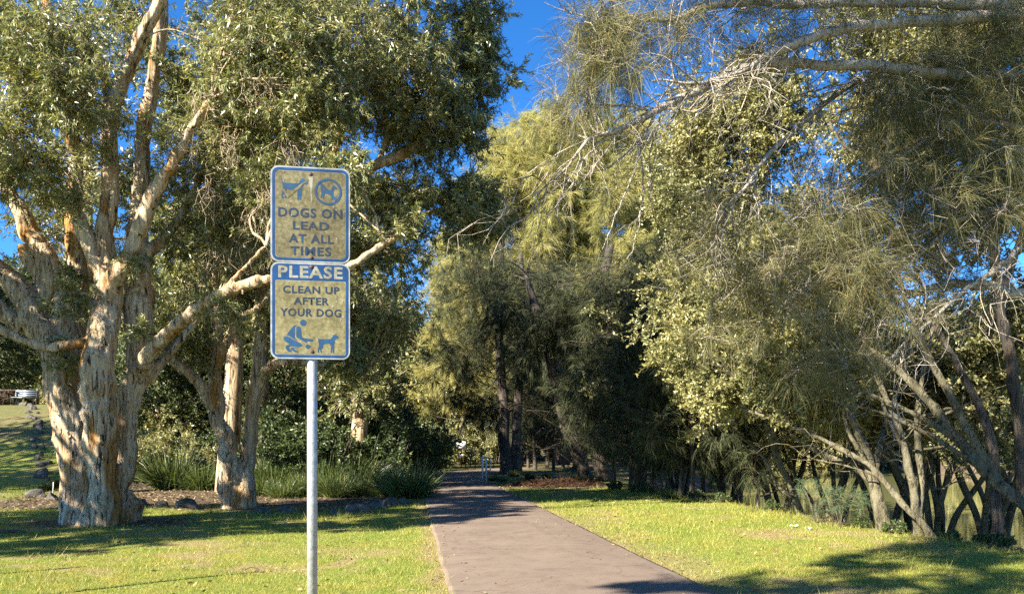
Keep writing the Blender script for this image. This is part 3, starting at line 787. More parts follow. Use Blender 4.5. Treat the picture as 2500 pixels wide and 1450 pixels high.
    lf.build('crown', M['paper_leaf'], root)
paperbark_big()

def paperbark_second():
    seed(22)
    root = thing('paperbark_tree', 'slimmer twin-stemmed paperbark standing just left of the sign pole behind it', 'tree', P(578, 1240, 19.1) * [1, 1, 0])
    root.location.z = gz(root.location.x, root.location.y)
    off = np.array(root.location)
    nodes = []; big = MB()
    S = [
        [(568, 1262, 19.1, .36), (564, 1180, 19.1, .26), (548, 1080, 19.1, .21), (532, 990, 19.1, .18), (524, 920, 19.1, .16), (530, 840, 19.1, .14), (530, 760, 19.2, .12), (525, 650, 19.3, .11), (530, 480, 19.4, .09), (560, 300, 19.4, .07)],
        [(592, 1262, 19.2, .33), (598, 1180, 19.2, .23), (612, 1060, 19.3, .18), (625, 950, 19.3, .17), (632, 880, 19.4, .155), (640, 790, 19.4, .14), (660, 690, 19.3, .16), (745, 560, 19.0, .15), (860, 448, 18.8, .14), (925, 400, 18.7, .125), (1000, 370, 18.7, .11), (1050, 310, 18.7, .095), (1085, 240, 18.7, .08), (1108, 160, 18.7, .06), (1130, 90, 18.7, .04)],
        [(530, 1010, 19.1, .13), (500, 960, 18.9, .14), (455, 905, 18.7, .12), (400, 850, 18.5, .1), (340, 780, 18.5, .08)],
        [(626, 960, 19.3, .13), (645, 905, 19.1, .12), (700, 880, 18.8, .11), (790, 890, 18.6, .08), (880, 905, 18.6, .05)],
        [(540, 860, 19.1, .12), (580, 780, 18.9, .09), (640, 740, 18.7, .07), (700, 650, 18.5, .05)],
        [(628, 800, 19.4, .13), (640, 640, 19.6, .11), (620, 450, 19.8, .09), (650, 280, 19.9, .07), (700, 120, 19.9, .05), (720, -40, 19.9, .04)],
        [(745, 560, 19, .11), (800, 420, 19.1, .1), (850, 250, 19.2, .08), (890, 100, 19.2, .06), (900, -60, 19.2, .04)],
        [(925, 400, 18.7, .08), (960, 270, 18.9, .06), (985, 120, 19, .045), (1000, 0, 19, .03)],
        [(800, 660, 19.2, .08), (900, 600, 19.0, .065), (1000, 540, 18.9, .05), (1100, 500, 18.8, .035)],
    ]
    stems(big, S, nodes, 20, .12)
    big.v = [v - off.astype(np.float32) for v in big.v]
    peel(fuse(big, 'trunk', M['paperbark'], root, .028, ((.3, .03), (.12, .025), (.05, .012)), .2, 0), 5200, root, 4)
    lst = [(900, 100, 130, 120, 18.2, 1, 11, 1.0), (1010, 240, 90, 100, 18.6, .8, 7, .9), (1150, 75, 50, 65, 18.8, .4, 5, .62), (1180, 210, 50, 55, 18.9, .5, 4, .65), (1130, 300, 60, 50, 18.9, .6, 4, .65),
           (960, 330, 110, 70, 19.4, .8, 5, .9), (770, 330, 90, 90, 19.8, .8, 5, .95), (1080, 530, 140, 60, 18.9, .8, 9, .75), (950, 470, 80, 60, 19, .7, 4, .8), (1190, 500, 50, 50, 19, .5, 3, .6),
           (900, 610, 80, 60, 19.2, .6, 4, .75), (600, 640, 90, 90, 20.0, .6, 5, .95), (470, 680, 60, 60, 19.6, .6, 3, .85), (940, 800, 70, 60, 19.0, .6, 4, .75), (880, 870, 60, 40, 18.8, .5, 3, .6),
           (950, -120, 240, 90, 18.5, 1.4, 9, 1.1), (700, -60, 120, 120, 19.8, .8, 6, 1.1), (660, 160, 90, 130, 20.2, .6, 5, 1.0), (540, 250, 60, 120, 20, .6, 4, .9), (410, 760, 60, 60, 18.8, .5, 3, .7), (700, 760, 70, 70, 19.8, .5, 3, .8),
           (880, 230, 80, 80, 18.6, .6, 5, .8), (480, 820, 50, 50, 19.4, .4, 2, .7)]
    C, R = regions(lst, .9)
    br = MB(); lf = MB()
    grow(br, lf, nodes, C, R, 14, 6, 32, 'leaf', .125, .026, .75, .05, .009, .29)
    for b_ in (br, lf): b_.v = [v - off.astype(np.float32) for v in b_.v]
    br.build('branches', M['paperbark_fine'], root, True)
    lf.build('crown', M['paper_leaf'], root)
paperbark_second()

# ---------------------------------------------------------------- trees standing outside the picture that shade it
def shade_tree(label, base, blobs, height, nl=26, low=4):
    root = thing('paperbark_tree', label, 'tree', (base[0], base[1], gz(*base)))
    off = np.array(root.location); mb = MB(); nodes = []
    c = spline([(base[0], base[1], -.2), (base[0] + .3, base[1] + .2, height * .35), (base[0] + .2, base[1] + .6, height * .8)], 14)
    tube(mb, c - off, [.4, .26, .14], 12, .1)
    nodes = list(c[low:])
    mb.build('trunk', M['paperbark'], root, True)
    br = MB(); lf = MB()
    grow(br, lf, nodes, [b[:3] for b in blobs], [np.array([b[3], b[3], b[3] * .7]) for b in blobs], 12, 5, nl, 'leaf', .16, .045, .25, .07, .012, .28)
    for b_ in (br, lf): b_.v = [v - off.astype(np.float32) for v in b_.v]
    br.build('branches', M['paperbark_fine'], root, True)
    lf.build('crown', M['paper_leaf'], root)
def over(x, y, h):
    """the spot h metres up whose shadow falls on the ground at (x, y)"""
    k = h / math.tan(SUN_EL)
    return (x - SUN_H[0] * k, y - SUN_H[1] * k, h)
def shade_grid():
    out = []
    for x in np.arange(-15, -.2, 1.1):
        yb = np.interp(x, [-15, -9, -7.7, -4.3, -3, 0], [9.6, 11.2, 12.2, 14.6, 14.9, 15.2])
        for k in range(6 if x < -12 or x > -2.5 else 8):
            gx_, gy_ = x + 8.5, yb + k * 1.1 - 15.6
            side = gx_ * SUN_H[1] - gy_ * SUN_H[0]                         # leave light on the big trunk
            if abs(side) < 2.0 and .5 < gx_ + gy_ < 4.6: continue
            if rng.random() < (.06 if x < -3.5 else .3) + (.22 if k > 5 else 0): continue
            r = .85 if x < -3 else .6
            out.append((*over(x + rng.uniform(-.3, .3), yb + k * 1.1 + rng.uniform(-.25, .25), 5 + (x + 14) * .28), r))
    return out
seed(31)
shade_tree('spreading paperbark beyond the left edge of the lawn', (-15.5, 7.5),
           shade_grid(), 8, 46)
seed(37)
shade_tree('broad paperbark beyond the left edge shading the grassy rise', (-33, 19), [(*over(-15 - 13 * a, 25 + 17 * b, 7.5 + 3 * c), 2.0) for a, b, c in rng.random((64, 3))], 10, 40)
for k, (lb, bx, by, hh, wid) in enumerate((('tall leafy paperbark rising behind the big one', -14.5, 25, 17, 3.4), ('tall leafy paperbark rising behind the slim one', -9.8, 26, 19, 4.2), ('leafy paperbark behind the sign, partly hidden by nearer crowns', -6.4, 30, 13, 2.6), ('low bushy paperbark right of the sign, behind the hanging crown', -5.6, 26.5, 9.5, 2.0), ('dense paperbark farther back, left of the path barrier', -9.4, 35, 12, 2.8), ('tall paperbark far back between the slim one and the sign', -10.5, 31, 19, 3.6))):
    seed(33 + k)
    n_ = 26
    u = nrm(rng.normal(size=(n_, 3))) * (rng.random(n_) ** .4)[:, None]
    shade_tree(lb, (bx, by), [(bx + a * wid, by + b * wid, hh * .62 + c * hh * .36, 1.35) for a, b, c in u], hh * .9)
seed(32)
shade_tree('tall tree behind the viewer shading the near right lawn', (-5.16, -.56),
           [(*over(3.0, 8.3, 9), 1.0), (*over(4.4, 8.5, 9.2), 1.0), (*over(6.0, 8.8, 9.4), 1.2), (*over(7.4, 9.2, 9.5), 1.0), (*over(2.4, 8.45, 8.6), .35), (*over(5.0, 7.2, 9), 1.2), (*over(4.6, 10.2, 9.3), .55), (*over(7.6, 7.4, 9), 1.4), (*over(1.65, 8.35, 8.4), .28), (*over(6.4, 10.4, 9.3), .5)], 11, 26, 10)

# ---------------------------------------------------------------- she-oaks
def oak_proto(name, label, cat, H, seed_, lean=.04, first=.22, nlimb=34, spread=.20, ns=9, ks=4, nl=26, L=.5, W=.022, leafmat='far_oak_leaf', rad=.055, trunk_r=.016, kind='needle', bark='oak_bark', group=None):
    seed(seed_)
    root = thing(name, label, cat, group=group)
    mb = MB(); nodes = []
    c = spline([(0, 0, -.3), (lean * H * .3, 0, H * .3), (lean * H * .2, lean * H * .4, H * .62), (lean * H, 0, H * .97)], 26)
    tube(mb, c, [trunk_r * H * 1.25, trunk_r * H * .85, trunk_r * H * .5, .03], 12, .08, flare=.4)
    C = []; R = []
    for k in range(nlimb):
        t = first + (1 - first) * (k + rng.random()) / nlimb
        a = k * 2.4 + rng.normal() * .4
        b = c[min(25, int(t * 25))]
        ln = H * spread * (1.15 - t) ** .6 * rng.uniform(.6, 1.15) + .3
        e = b + np.array([math.cos(a) * ln, math.sin(a) * ln, ln * rng.uniform(.1, .7)])
        e[2] = min(e[2], H)
        lp = spline([b, (b + e) / 2 + [0, 0, -.05 * ln], e], 8)
        tube(mb, lp, [trunk_r * H * .28 * (1.1 - t) + .015, .012], 6, cap=False)
        nodes.extend(lp[3:])
        C.append(e); R.append(H * rad * rng.uniform(.7, 1.2))
        if ln > H * .1:
            C.append(lp[4] + rng.normal(size=3) * H * .015); R.append(H * rad * rng.uniform(.5, .9))
    mb.build('trunk', M[bark], root, True)
    br = MB(); lf = MB()
    grow(br, lf, nodes, C, [np.array([r, r, r * .85]) for r in R], ns, ks, nl, kind, L, W, .4, .03, .010, .35, .5)
    br.build('branches', M[bark], root, True)
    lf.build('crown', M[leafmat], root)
    return root
def put(root, px, Y, rz, s, label=None, group=None, first=False, sz=None, X=None):
    x = (px - 1250) / F * Y if X is None else X
    loc = (x, Y, gz(x, Y) - .05)
    if first:
        root.location = loc; root.rotation_euler = (0, 0, rz); root.scale = (s, s, s if sz is None else sz)
        if label: root['label'] = label
        if group: root['group'] = group
        return root
    return copy_thing(root, loc, rz, s, label, group, sz)

tall = oak_proto('she_oak', 'tall golden green she-oak behind the bend of the path, in the gap of sky', 'tree', 25, 41, .03, .2, 54, .22, 12, 4, 40, .62, .022, 'far_oak_leaf', .06)
put(tall, 1255, 56, .3, 1.03, 'tall golden green she-oak whose top stands in the gap of blue sky', first=True)
put(tall, 1370, 60, 2.1, 1.12, 'tall golden she-oak just right of the one in the sky gap')
put(tall, 1500, 57, 3.7, 1.05, 'tall golden she-oak in the middle of the sunlit row behind the bare branch')
put(tall, 1640, 62, 5.0, 1.12, 'tall sunlit she-oak behind the yellow green mangrove crown')
put(tall, 1130, 66, 1.2, .82, 'lower sunlit she-oak behind the hanging paperbark crown')
put(tall, 1800, 66, .9, 1.0, 'tall she-oak mostly hidden behind the mangrove crowns')

def dark_oaks():
    """the shaded she-oaks where the path ends"""
    specs = [
        ('dark upright she-oak with a straight black trunk beside the path gate', 1235, 42, [(1236, 1160, 42, .36), (1232, 1050, 42, .30), (1222, 900, 42, .26), (1215, 760, 42, .2), (1225, 600, 42, .14), (1235, 480, 42, .08)],
         [(1150, 720, 90, 90, 41, 1.5, 5, 1.6), (1110, 900, 70, 70, 41, 1.5, 4, 1.3), (1240, 710, 80, 70, 41, 1.5, 5, 1.5), (1170, 1000, 60, 40, 43, 1, 3, 1.1)]),
        ('second dark she-oak trunk, right behind the upright one near the gate', 1262, 41, [(1264, 1158, 41, .30), (1262, 1050, 41, .25), (1272, 900, 41, .21), (1285, 760, 41, .17), (1270, 620, 41, .12)],
         [(1320, 720, 80, 60, 40, 1.5, 5, 1.5), (1300, 860, 60, 60, 40, 1, 3, 1.2)]),
        ('leaning she-oak with a sunlit patch on its bent trunk', 1425, 34, [(1432, 1185, 34, .34), (1415, 1120, 34, .31), (1385, 1050, 34, .28), (1362, 960, 34, .25), (1338, 850, 34, .24), (1305, 740, 34, .19), (1285, 670, 34, .10)],
         [(1400, 760, 80, 70, 33, 1.5, 6, 1.3), (1330, 780, 80, 60, 33, 1, 3, 1.1), (1250, 800, 70, 60, 34, 1, 3, 1.1), (1480, 820, 60, 80, 32, 1.5, 4, 1.2)]),
        ('thick dark she-oak trunk at the right of the leaning one', 1465, 33, [(1480, 1190, 33, .36), (1466, 1060, 33, .33), (1450, 900, 33, .3), (1465, 740, 33, .26), (1490, 600, 33, .16)],
         [(1520, 760, 70, 90, 32, 1.5, 6, 1.4), (1560, 920, 60, 80, 30, 1.5, 6, 1.1), (1480, 980, 60, 60, 31, 1, 4, 1.0), (1600, 820, 50, 70, 29, 1, 4, 1.0), (1530, 1050, 60, 40, 29, 1, 3, .8)]),
        ('she-oak with low drooping plumes over the dark trunks by the bank', 1560, 28, [(1565, 1205, 28, .3), (1560, 1080, 28, .25), (1575, 920, 28, .2), (1570, 780, 28, .14), (1560, 680, 28, .08)],
         [(1600, 960, 70, 90, 26.5, 1, 7, .95), (1520, 930, 60, 80, 27, 1, 5, .95), (1640, 1060, 60, 40, 25, 1, 4, .7), (1570, 720, 50, 70, 28, 1, 4, 1.0)]),
    ]
    for k, (label, px, Y_, st, blobs) in enumerate(specs):
        seed(50 + k)
        x = (px - 1250) / F * Y_
        root = thing('she_oak', label, 'tree', (x, Y_, gz(x, Y_)))
        off = np.array(root.location); mb = MB(); nodes = []
        st = [(st[0][0], st[0][1] + 25, st[0][2], st[0][3] * 1.15)] + st
        stems(mb, [st], nodes, 14, .08, 3)
        mb.v = [v - off.astype(np.float32) for v in mb.v]
        mb.build('trunk', M['oak_bark'], root, True)
        C, R = regions(blobs, 1.2, .9)
        br = MB(); lf = MB()
        grow(br, lf, nodes, C, R, 14, 5, 36, 'needle', .42, .014, .55, .07, .014, .33, .5, .2)
        # bare drooping branches among the plumes
        nn = np.array(nodes); A = nn[rng.integers(0, len(nn), 26)]
        B = A + np.column_stack([rng.normal(size=(26, 2)) * 2.2, rng.uniform(-.8, 1.4, 26)])
        twigs(br, A, B, .035, .012, .12, .1, 6)
        A2 = np.repeat(B, 4, 0); twigs(br, A2, A2 + rng.normal(size=A2.shape) * [.7, .7, .4], .011, .005, .2)
        for b_ in (br, lf): b_.v = [v - off.astype(np.float32) for v in b_.v]
        br.build('branches', M['oak_bark'], root, True)
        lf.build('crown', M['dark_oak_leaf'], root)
dark_oaks()

# slender she-oaks along the bank, one kind copied
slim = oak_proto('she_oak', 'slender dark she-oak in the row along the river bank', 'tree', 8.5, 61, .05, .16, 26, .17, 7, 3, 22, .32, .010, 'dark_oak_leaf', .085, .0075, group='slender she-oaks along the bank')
spots = [(1500, 30, 1.0), (1540, 26.5, .9), (1590, 25, .85), (1625, 24, .95), (1660, 22.5, .8), (1690, 22, .9), (1715, 24.5, .85), (1760, 23.8, .9), (1805, 23, .8), (1845, 22.6, .9), (1290, 50, 1.3), (1308, 48, 1.5), (1335, 52, 1.4), (1352, 47, 1.2), (1375, 50, 1.3), (1400, 44, 1.2)]
for k, (px, Y_, s) in enumerate(spots):
    seed(70 + k)
    put(slim, px, Y_, rng.uniform(0, 6.28), s, 'slender dark she-oak in the row along the river bank' if k < 10 else 'slender she-oak trunk behind the dark trunks at the path end',
        'slender she-oaks along the bank' if k < 10 else 'slender she-oaks behind the path end', first=(k == 0), sz=s * rng.uniform(.9, 1.15))

# ---------------------------------------------------------------- mangroves on the bank
def mangroves():
    specs = [
        ('mangrove with a pale trunk leaning far left over the lawn edge', (2275, 1312, 13.2),
         [[(2285, 1330, 13.2, .13), (2262, 1290, 13.2, .10), (2200, 1225, 13.4, .09), (2130, 1140, 13.8, .085), (2060, 1100, 14.2, .075), (1990, 1065, 14.7, .065), (1880, 1020, 15.3, .055), (1780, 985, 16, .04)],
          [(2150, 1165, 13.7, .05), (2060, 1135, 13.9, .035), (1985, 1120, 14.2, .025), (1930, 1090, 14.5, .015)],
          [(2120, 1135, 13.9, .07), (2070, 1050, 14.4, .055), (2050, 950, 15, .045), (2000, 850, 15.5, .03)]],
         [(1760, 930, 110, 40, 15.8, .7, 7, .6), (1900, 960, 110, 50, 15.4, .7, 7, .6), (1690, 870, 60, 50, 16, .6, 5, .6), (2020, 900, 80, 70, 15.4, .7, 5, .65)]),
        ('twin upright mangrove stems, pale and slightly bent, at the lawn edge', (2240, 1312, 13.4),
         [[(2245, 1330, 13.4, .15), (2240, 1280, 13.4, .12), (2225, 1170, 13.4, .10), (2195, 1050, 13.5, .085), (2150, 940, 13.7, .07), (2110, 830, 14, .06), (2080, 720, 14.2, .045), (2060, 600, 14.4, .03)],
          [(2240, 1290, 13.4, .11), (2248, 1180, 13.5, .09), (2238, 1050, 13.6, .08), (2250, 930, 13.8, .06), (2280, 800, 14, .05), (2300, 650, 14.3, .035)],
          [(2235, 1200, 13.4, .07), (2210, 1110, 13.7, .06), (2160, 1000, 14, .05), (2130, 900, 14.2, .03)]],
         [(2080, 640, 110, 110, 14.6, .8, 7, .75), (2000, 760, 90, 90, 14.8, .7, 5, .7), (2290, 560, 90, 90, 15.2, .8, 3, .6), (2180, 420, 110, 110, 15.4, .8, 5, .8)]),
        ('large mangrove leaning left from the right edge with long olive limbs', (2545, 1290, 12.2),
         [[(2575, 1330, 12.2, .2), (2500, 1235, 12.3, .155), (2420, 1165, 12.6, .14), (2340, 1080, 12.9, .125), (2270, 980, 13.2, .11), (2190, 900, 13.6, .09), (2090, 830, 14.2, .07), (1960, 760, 15, .055), (1830, 690, 15.8, .035)],
          [(2440, 1180, 12.6, .11), (2370, 1060, 12.7, .10), (2310, 950, 12.9, .09), (2250, 830, 13.1, .075), (2200, 700, 13.3, .06), (2170, 560, 13.6, .045), (2150, 420, 13.9, .03)],
          [(2330, 1070, 12.9, .08), (2230, 1010, 13.2, .065), (2120, 960, 13.6, .055), (2000, 905, 14.2, .045), (1900, 870, 14.8, .03)],
          [(2420, 1160, 12.6, .09), (2290, 1075, 12.8, .06), (2160, 1010, 13, .05), (2050, 985, 13.3, .035)]],
         [(1850, 640, 120, 110, 16, .9, 11, .75), (1790, 780, 110, 80, 16, .9, 9, .7), (1940, 820, 110, 70, 15.2, .8, 7, .6), (1960, 560, 90, 90, 16, .8, 6, .75), (2200, 330, 130, 130, 15, 1, 9, .85), (2350, 250, 120, 120, 14.6, 1, 8, .85)]),
        ('mangrove behind with the tall pale crown beside the sunlit she-oaks', (1960, 1265, 17.2),
         [[(1965, 1290, 17.2, .16), (1935, 1200, 17.3, .12), (1900, 1120, 17.5, .11), (1860, 980, 18, .10), (1800, 800, 18.4, .08), (1760, 600, 18.6, .06), (1750, 400, 18.8, .04)],
          [(1900, 1120, 17.5, .09), (1880, 950, 17.6, .08), (1900, 750, 17.8, .06), (1900, 550, 18, .04)],
          [(1945, 1220, 17.3, .09), (1900, 1190, 17.2, .07), (1860, 1110, 17.4, .05), (1800, 1060, 17.6, .035)]],
         [(1760, 300, 80, 100, 18.8, .8, 9, .8), (1710, 430, 80, 90, 18.6, .8, 8, .8), (1830, 400, 80, 110, 19, .8, 7, .85), (1680, 560, 70, 70, 18.4, .8, 6, .75), (1700, 690, 70, 80, 18.2, .8, 6, .75), (1670, 800, 60, 70, 18, .7, 5, .7), (1760, 560, 80, 80, 18.6, .6, 5, .8), (1930, 270, 90, 90, 18.4, .8, 7, .9), (1850, 200, 60, 60, 18.6, .6, 4, .8)]),
        ('stout grey mangrove stump trunk with a dark spreading crown behind the leaning ones', (2150, 1295, 13.9),
         [[(2160, 1320, 13.9, .24), (2150, 1270, 13.9, .2), (2135, 1190, 14, .17), (2110, 1090, 14.3, .13), (2060, 980, 14.8, .1), (2000, 880, 15.4, .07)],
          [(2135, 1190, 14, .13), (2150, 1080, 14.4, .1), (2190, 950, 15, .08), (2230, 800, 15.6, .05)],
          [(2130, 1180, 14.1, .1), (2080, 1130, 14.5, .08), (2010, 1110, 15, .06), (1930, 1060, 15.6, .04)]],
         [(2080, 980, 100, 50, 16.6, .8, 5, .7), (2230, 900, 90, 90, 16.6, .8, 5, .75), (2330, 1000, 90, 60, 16.4, .8, 4, .7), (2430, 920, 80, 90, 15.8, .8, 4, .75), (2400, 1090, 90, 40, 15.6, .6, 4, .5)]),
        ('dark upright mangrove at the right edge rising through the whole picture', (2490, 1280, 13.8),
         [[(2440, 1330, 13.0, .15), (2432, 1250, 13.0, .13), (2425, 1120, 13.1, .12), (2390, 1000, 13.3, .11), (2330, 880, 13.6, .09), (2270, 760, 14, .07), (2230, 640, 14.4, .045)],
          [(2495, 1230, 13.6, .16), (2490, 1080, 13.6, .16), (2472, 900, 13.6, .15), (2440, 740, 13.7, .14), (2425, 560, 13.8, .12), (2400, 380, 14, .09), (2390, 200, 14.2, .06), (2400, 50, 14.4, .04)],
          [(2440, 740, 13.7, .1), (2500, 560, 13.6, .08), (2560, 380, 13.6, .06)]],
         [(2420, 430, 110, 120, 14.6, .8, 6, .8), (2470, 250, 80, 110, 14.2, .8, 6, .85), (2440, 90, 90, 90, 14.4, .8, 6, .85), (2300, 90, 100, 80, 15, .8, 6, .85), (2120, 110, 80, 90, 16, .8, 6, .85), (2480, 780, 50, 110, 14.6, .6, 4, .7), (2560, 500, 60, 200, 14, .8, 6, .9)]),
    ]
    for k, (label, b, st, blobs) in enumerate(specs):
        seed(80 + k)
        p = P(*b)
        root = thing('mangrove_tree', label, 'tree', (p[0], p[1], gz(p[0], p[1])))
        off = np.array(root.location); mb = MB(); nodes = []
        s0 = st[0]; q = s0[0]
        for l_ in st:
            l_[:] = [(u_[0], u_[1], u_[2], u_[3] * .66) for u_ in l_]
        q = s0[0]
        s0.insert(0, (q[0] + 4, q[1] + 40, q[2], q[3] * 1.2))
        stems(mb, st, nodes, 12, .07, 7)
        mb.v = [v - off.astype(np.float32) for v in mb.v]
        fuse(mb, 'trunk', M['oak_bark'] if k == 5 else M['mang_bark'], root, .02, ((.25, .02), (.07, .01)), .5, 1)
        C, R = regions(blobs, .8, .8)
        br = MB(); lf = MB()
        grow(br, lf, nodes, C, R, 18, 5, 26, 'leaf', .078, .034, -.05, .035, .009, .26, .4, .2)
        nn = np.array(nodes); A = nn[rng.integers(len(nn) // 2, len(nn), 26)]
        B = A + np.column_stack([rng.normal(size=(26, 2)) * .5, rng.uniform(-.3, .8, 26)])
        twigs(br, A, B, .014, .006, .15, .05, 5)
        for b_ in (br, lf): b_.v = [v - off.astype(np.float32) for v in b_.v]
        br.build('branches', M['mang_bark'], root, True)
        lf.build('crown', M['mang_leaf'], root)
mangroves()

# small many-stemmed mangroves further down the bank, copies of one
def small_mangrove():
    seed(95)
    root = thing('mangrove_tree', 'small many-stemmed mangrove standing in the dark water edge', 'tree', group='small mangroves at the water')
    mb = MB(); nodes = []
    for k in range(6):
        a = k * 1.05 + rng.normal() * .5; l = rng.uniform(.35, 1.15)
        c = spline([(.1 * math.cos(a), .1 * math.sin(a), -.4), (.4 * l * math.cos(a), .4 * l * math.sin(a), 1.1), (1.0 * l * math.cos(a + .3), 1.0 * l * math.sin(a + .3), 2.3), (1.5 * l * math.cos(a + .2), 1.5 * l * math.sin(a + .2), 3.8)], 16)
        tube(mb, c, [.09, .07, .03], 8, .06, False); nodes.extend(c[7:])
    mb.build('trunk', M['mang_bark'], root, True)
    C = np.column_stack([rng.normal(size=(26, 2)) * 1.6, rng.uniform(3.4, 6.0, 26)])
    br = MB(); lf = MB()
    grow(br, lf, nodes, C, np.full((26, 3), .75) * [1, 1, .75], 12, 5, 22, 'leaf', .085, .045, 0, .03, .009, .3, .4)
    br.build('branches', M['mang_bark'], root, True)
    lf.build('crown', M['mang_leaf'], root)
    return root
sm = small_mangrove()
for k, (px, Y_, s) in enumerate([(1780, 26, 1.05), (1900, 23.5, .95), (2030, 22, 1.0), (2160, 20.5, 1.0), (2290, 19.5, 1.05), (2420, 18.5, 1.0), (2540, 17.5, 1.1), (1660, 30, 1.2), (2230, 26, 1.1), (2440, 25, 1.15)]):
    x = (px - 1250) / F * Y_
    z = max(gz(x, Y_), -1.45)
    if k == 0:
        sm.location = (x, Y_, z); sm.rotation_euler = (0, 0, .4); sm.scale = (s,) * 3
    else:
        copy_thing(sm, (x, Y_, z), k * 1.3, s)

# ---------------------------------------------------------------- overhanging she-oak, right foreground
BANK_SHADE = ((9.6, 14.2, .6), (10.4, 15.2, .8), (9.0, 16.0, .6), (11.6, 16.4, 1.0), (12.6, 14.6, 1.0), (11.2, 13.6, .8), (10.0, 17.6, .8), (13.4, 17.5, 1.2), (12.4, 19, 1.0), (9.6, 12.9, .5), (13.6, 16, 1.0), (8.6, 17.4, .5), (11, 18.6, .9), (14.5, 19, 1.2))
def overhang():
    seed(101)
    b = (8.9, 8.7)
    root = thing('she_oak', 'overhanging she-oak with pale bare branches and wispy needles reaching in from the right', 'tree', (*b, gz(*b)))
    off = np.array(root.location)
    nodes = []; mb = MB(); tr = MB()
    tp = [(*b, -.4, .30), (8.8, 8.8, 1.5, .25), (8.5, 9.0, 3.2, .22), (8.2, 8.8, 5, .18), (8.0, 8.8, 7, .13), (7.8, 9.2, 9, .10), (7.7, 9.6, 11.5, .05)]
    c = spline(tp, 40); tube(tr, c[:, :3] - off, c[:, 3], 14, .08, flare=.3)
    tr.build('trunk', M['oak_bark'], root, True)
    def at3(h):
        q = c[np.abs(c[:, 2] - h).argmin()]; return q[:3]
    limbs = [
        (5.4, [(2600, 215, 8.9, .07), (2500, 190, 8.8, .06), (2330, 184, 8.5, .055), (2150, 168, 8.2, .05), (2010, 155, 8, .045), (1880, 152, 7.8, .042), (1790, 175, 7.7, .038), (1690, 228, 7.5, .034), (1600, 272, 7.4, .03), (1500, 318, 7.2, .022), (1440, 345, 7.1, .015), (1380, 410, 7.1, .010), (1300, 480, 7.0, .006)]),
        (6.2, [(2620, 60, 8.9, .065), (2480, 35, 8.5, .06), (2330, 45, 8.2, .055), (2180, 58, 8, .05), (2060, 72, 7.8, .045), (1950, 108, 7.6, .04), (1860, 145, 7.5, .03), (1800, 180, 7.5, .022), (1700, 200, 7.4, .014), (1590, 200, 7.3, .008)]),
        (6.8, [(2600, 0, 8.8, .075), (2440, 15, 8.4, .065), (2250, 5, 8.2, .055), (2100, 2, 8, .05), (1960, 12, 7.9, .042), (1850, 8, 7.8, .038), (1750, 12, 7.7, .03), (1640, 45, 7.6, .02), (1560, 55, 7.5, .014), (1450, 90, 7.4, .008)]),
        (5.2, [(2560, 240, 9, .04), (2300, 185, 9, .035), (2180, 185, 8.8, .03), (2080, 205, 8.7, .028), (1950, 305, 8.4, .024), (1860, 400, 8.1, .02), (1800, 480, 8.0, .015), (1700, 580, 7.9, .008)]),
        (3.2, [(2600, 730, 9.3, .07), (2500, 718, 9.2, .06), (2400, 698, 9.1, .052), (2320, 692, 9.0, .045), (2240, 712, 9, .035), (2140, 705, 8.9, .02), (2060, 690, 8.7, .01)]),
        (4.4, [(2580, 400, 9.1, .045), (2460, 360, 9.0, .035), (2415, 420, 8.9, .03), (2350, 480, 8.8, .026), (2310, 560, 8.7, .02), (2210, 650, 8.6, .014), (2130, 715, 8.5, .007)]),
        (4.2, [(2560, 480, 9.0, .04), (2400, 520, 8.8, .03), (2260, 560, 8.6, .022), (2130, 600, 8.5, .016), (2000, 640, 8.3, .012), (1850, 640, 8.2, .008)]),
        (4.9, [(2560, 330, 9, .04), (2420, 300, 8.8, .03), (2280, 330, 8.6, .022), (2150, 420, 8.4, .017), (2030, 470, 8.3, .012), (1930, 540, 8.2, .008)]),
        (3.8, [(2580, 560, 9.1, .04), (2450, 640, 8.9, .03), (2320, 740, 8.7, .02), (2220, 830, 8.6, .012), (2150, 900, 8.5, .007)]),
    ]
    forks = [[(1605, 270, 7.4, .016), (1565, 350, 7.35, .013), (1545, 430, 7.3, .010), (1505, 520, 7.25, .007), (1470, 610, 7.2, .004)],
             [(1562, 352, 7.35, .010), (1572, 450, 7.4, .008), (1556, 560, 7.4, .005), (1535, 640, 7.4, .003)],
             [(1500, 318, 7.2, .012), (1430, 385, 7.1, .009), (1400, 450, 7.05, .006), (1330, 530, 7, .003)],
             [(1590, 275, 7.4, .014), (1520, 256, 7.35, .011), (1450, 266, 7.3, .008), (1385, 335, 7.25, .005), (1350, 400, 7.2, .003)],
             [(1680, 232, 7.5, .011), (1640, 190, 7.5, .008), (1570, 150, 7.45, .005)],
             [(1620, 262, 7.4, .012), (1560, 215, 7.35, .009), (1535, 210, 7.3, .006)],
             [(1560, 345, 7.35, .009), (1500, 400, 7.3, .007), (1430, 425, 7.25, .005), (1340, 445, 7.2, .003)],
             [(1900, 345, 8.3, .010), (1880, 300, 8.3, .008), (1870, 280, 8.25, .004)], [(1860, 400, 8.1, .010), (1800, 420, 8, .007), (1720, 470, 7.9, .004)], [(2080, 205, 8.7, .014), (2010, 215, 8.6, .010), (1900, 250, 8.5, .006)]]
    for q in forks:
        fa = np.array([[*P(u_[0], u_[1], u_[2]), u_[3]] for u_ in q]); fs = spline(fa, 22)
        fs[1:-1, :3] += rng.normal(size=(20, 3)) * .006
        tube(mb, fs[:, :3], fs[:, 3], 6, cap=False)
        A = fs[rng.integers(4, 21, 9), :3]; Dv = rng.normal(size=(9, 3)) * [.16, .16, .12] + nrm(fs[-1, :3] - fs[0, :3]) * .18
        twigs(mb, A, A + Dv, .004, .002, .2, 0, 5)
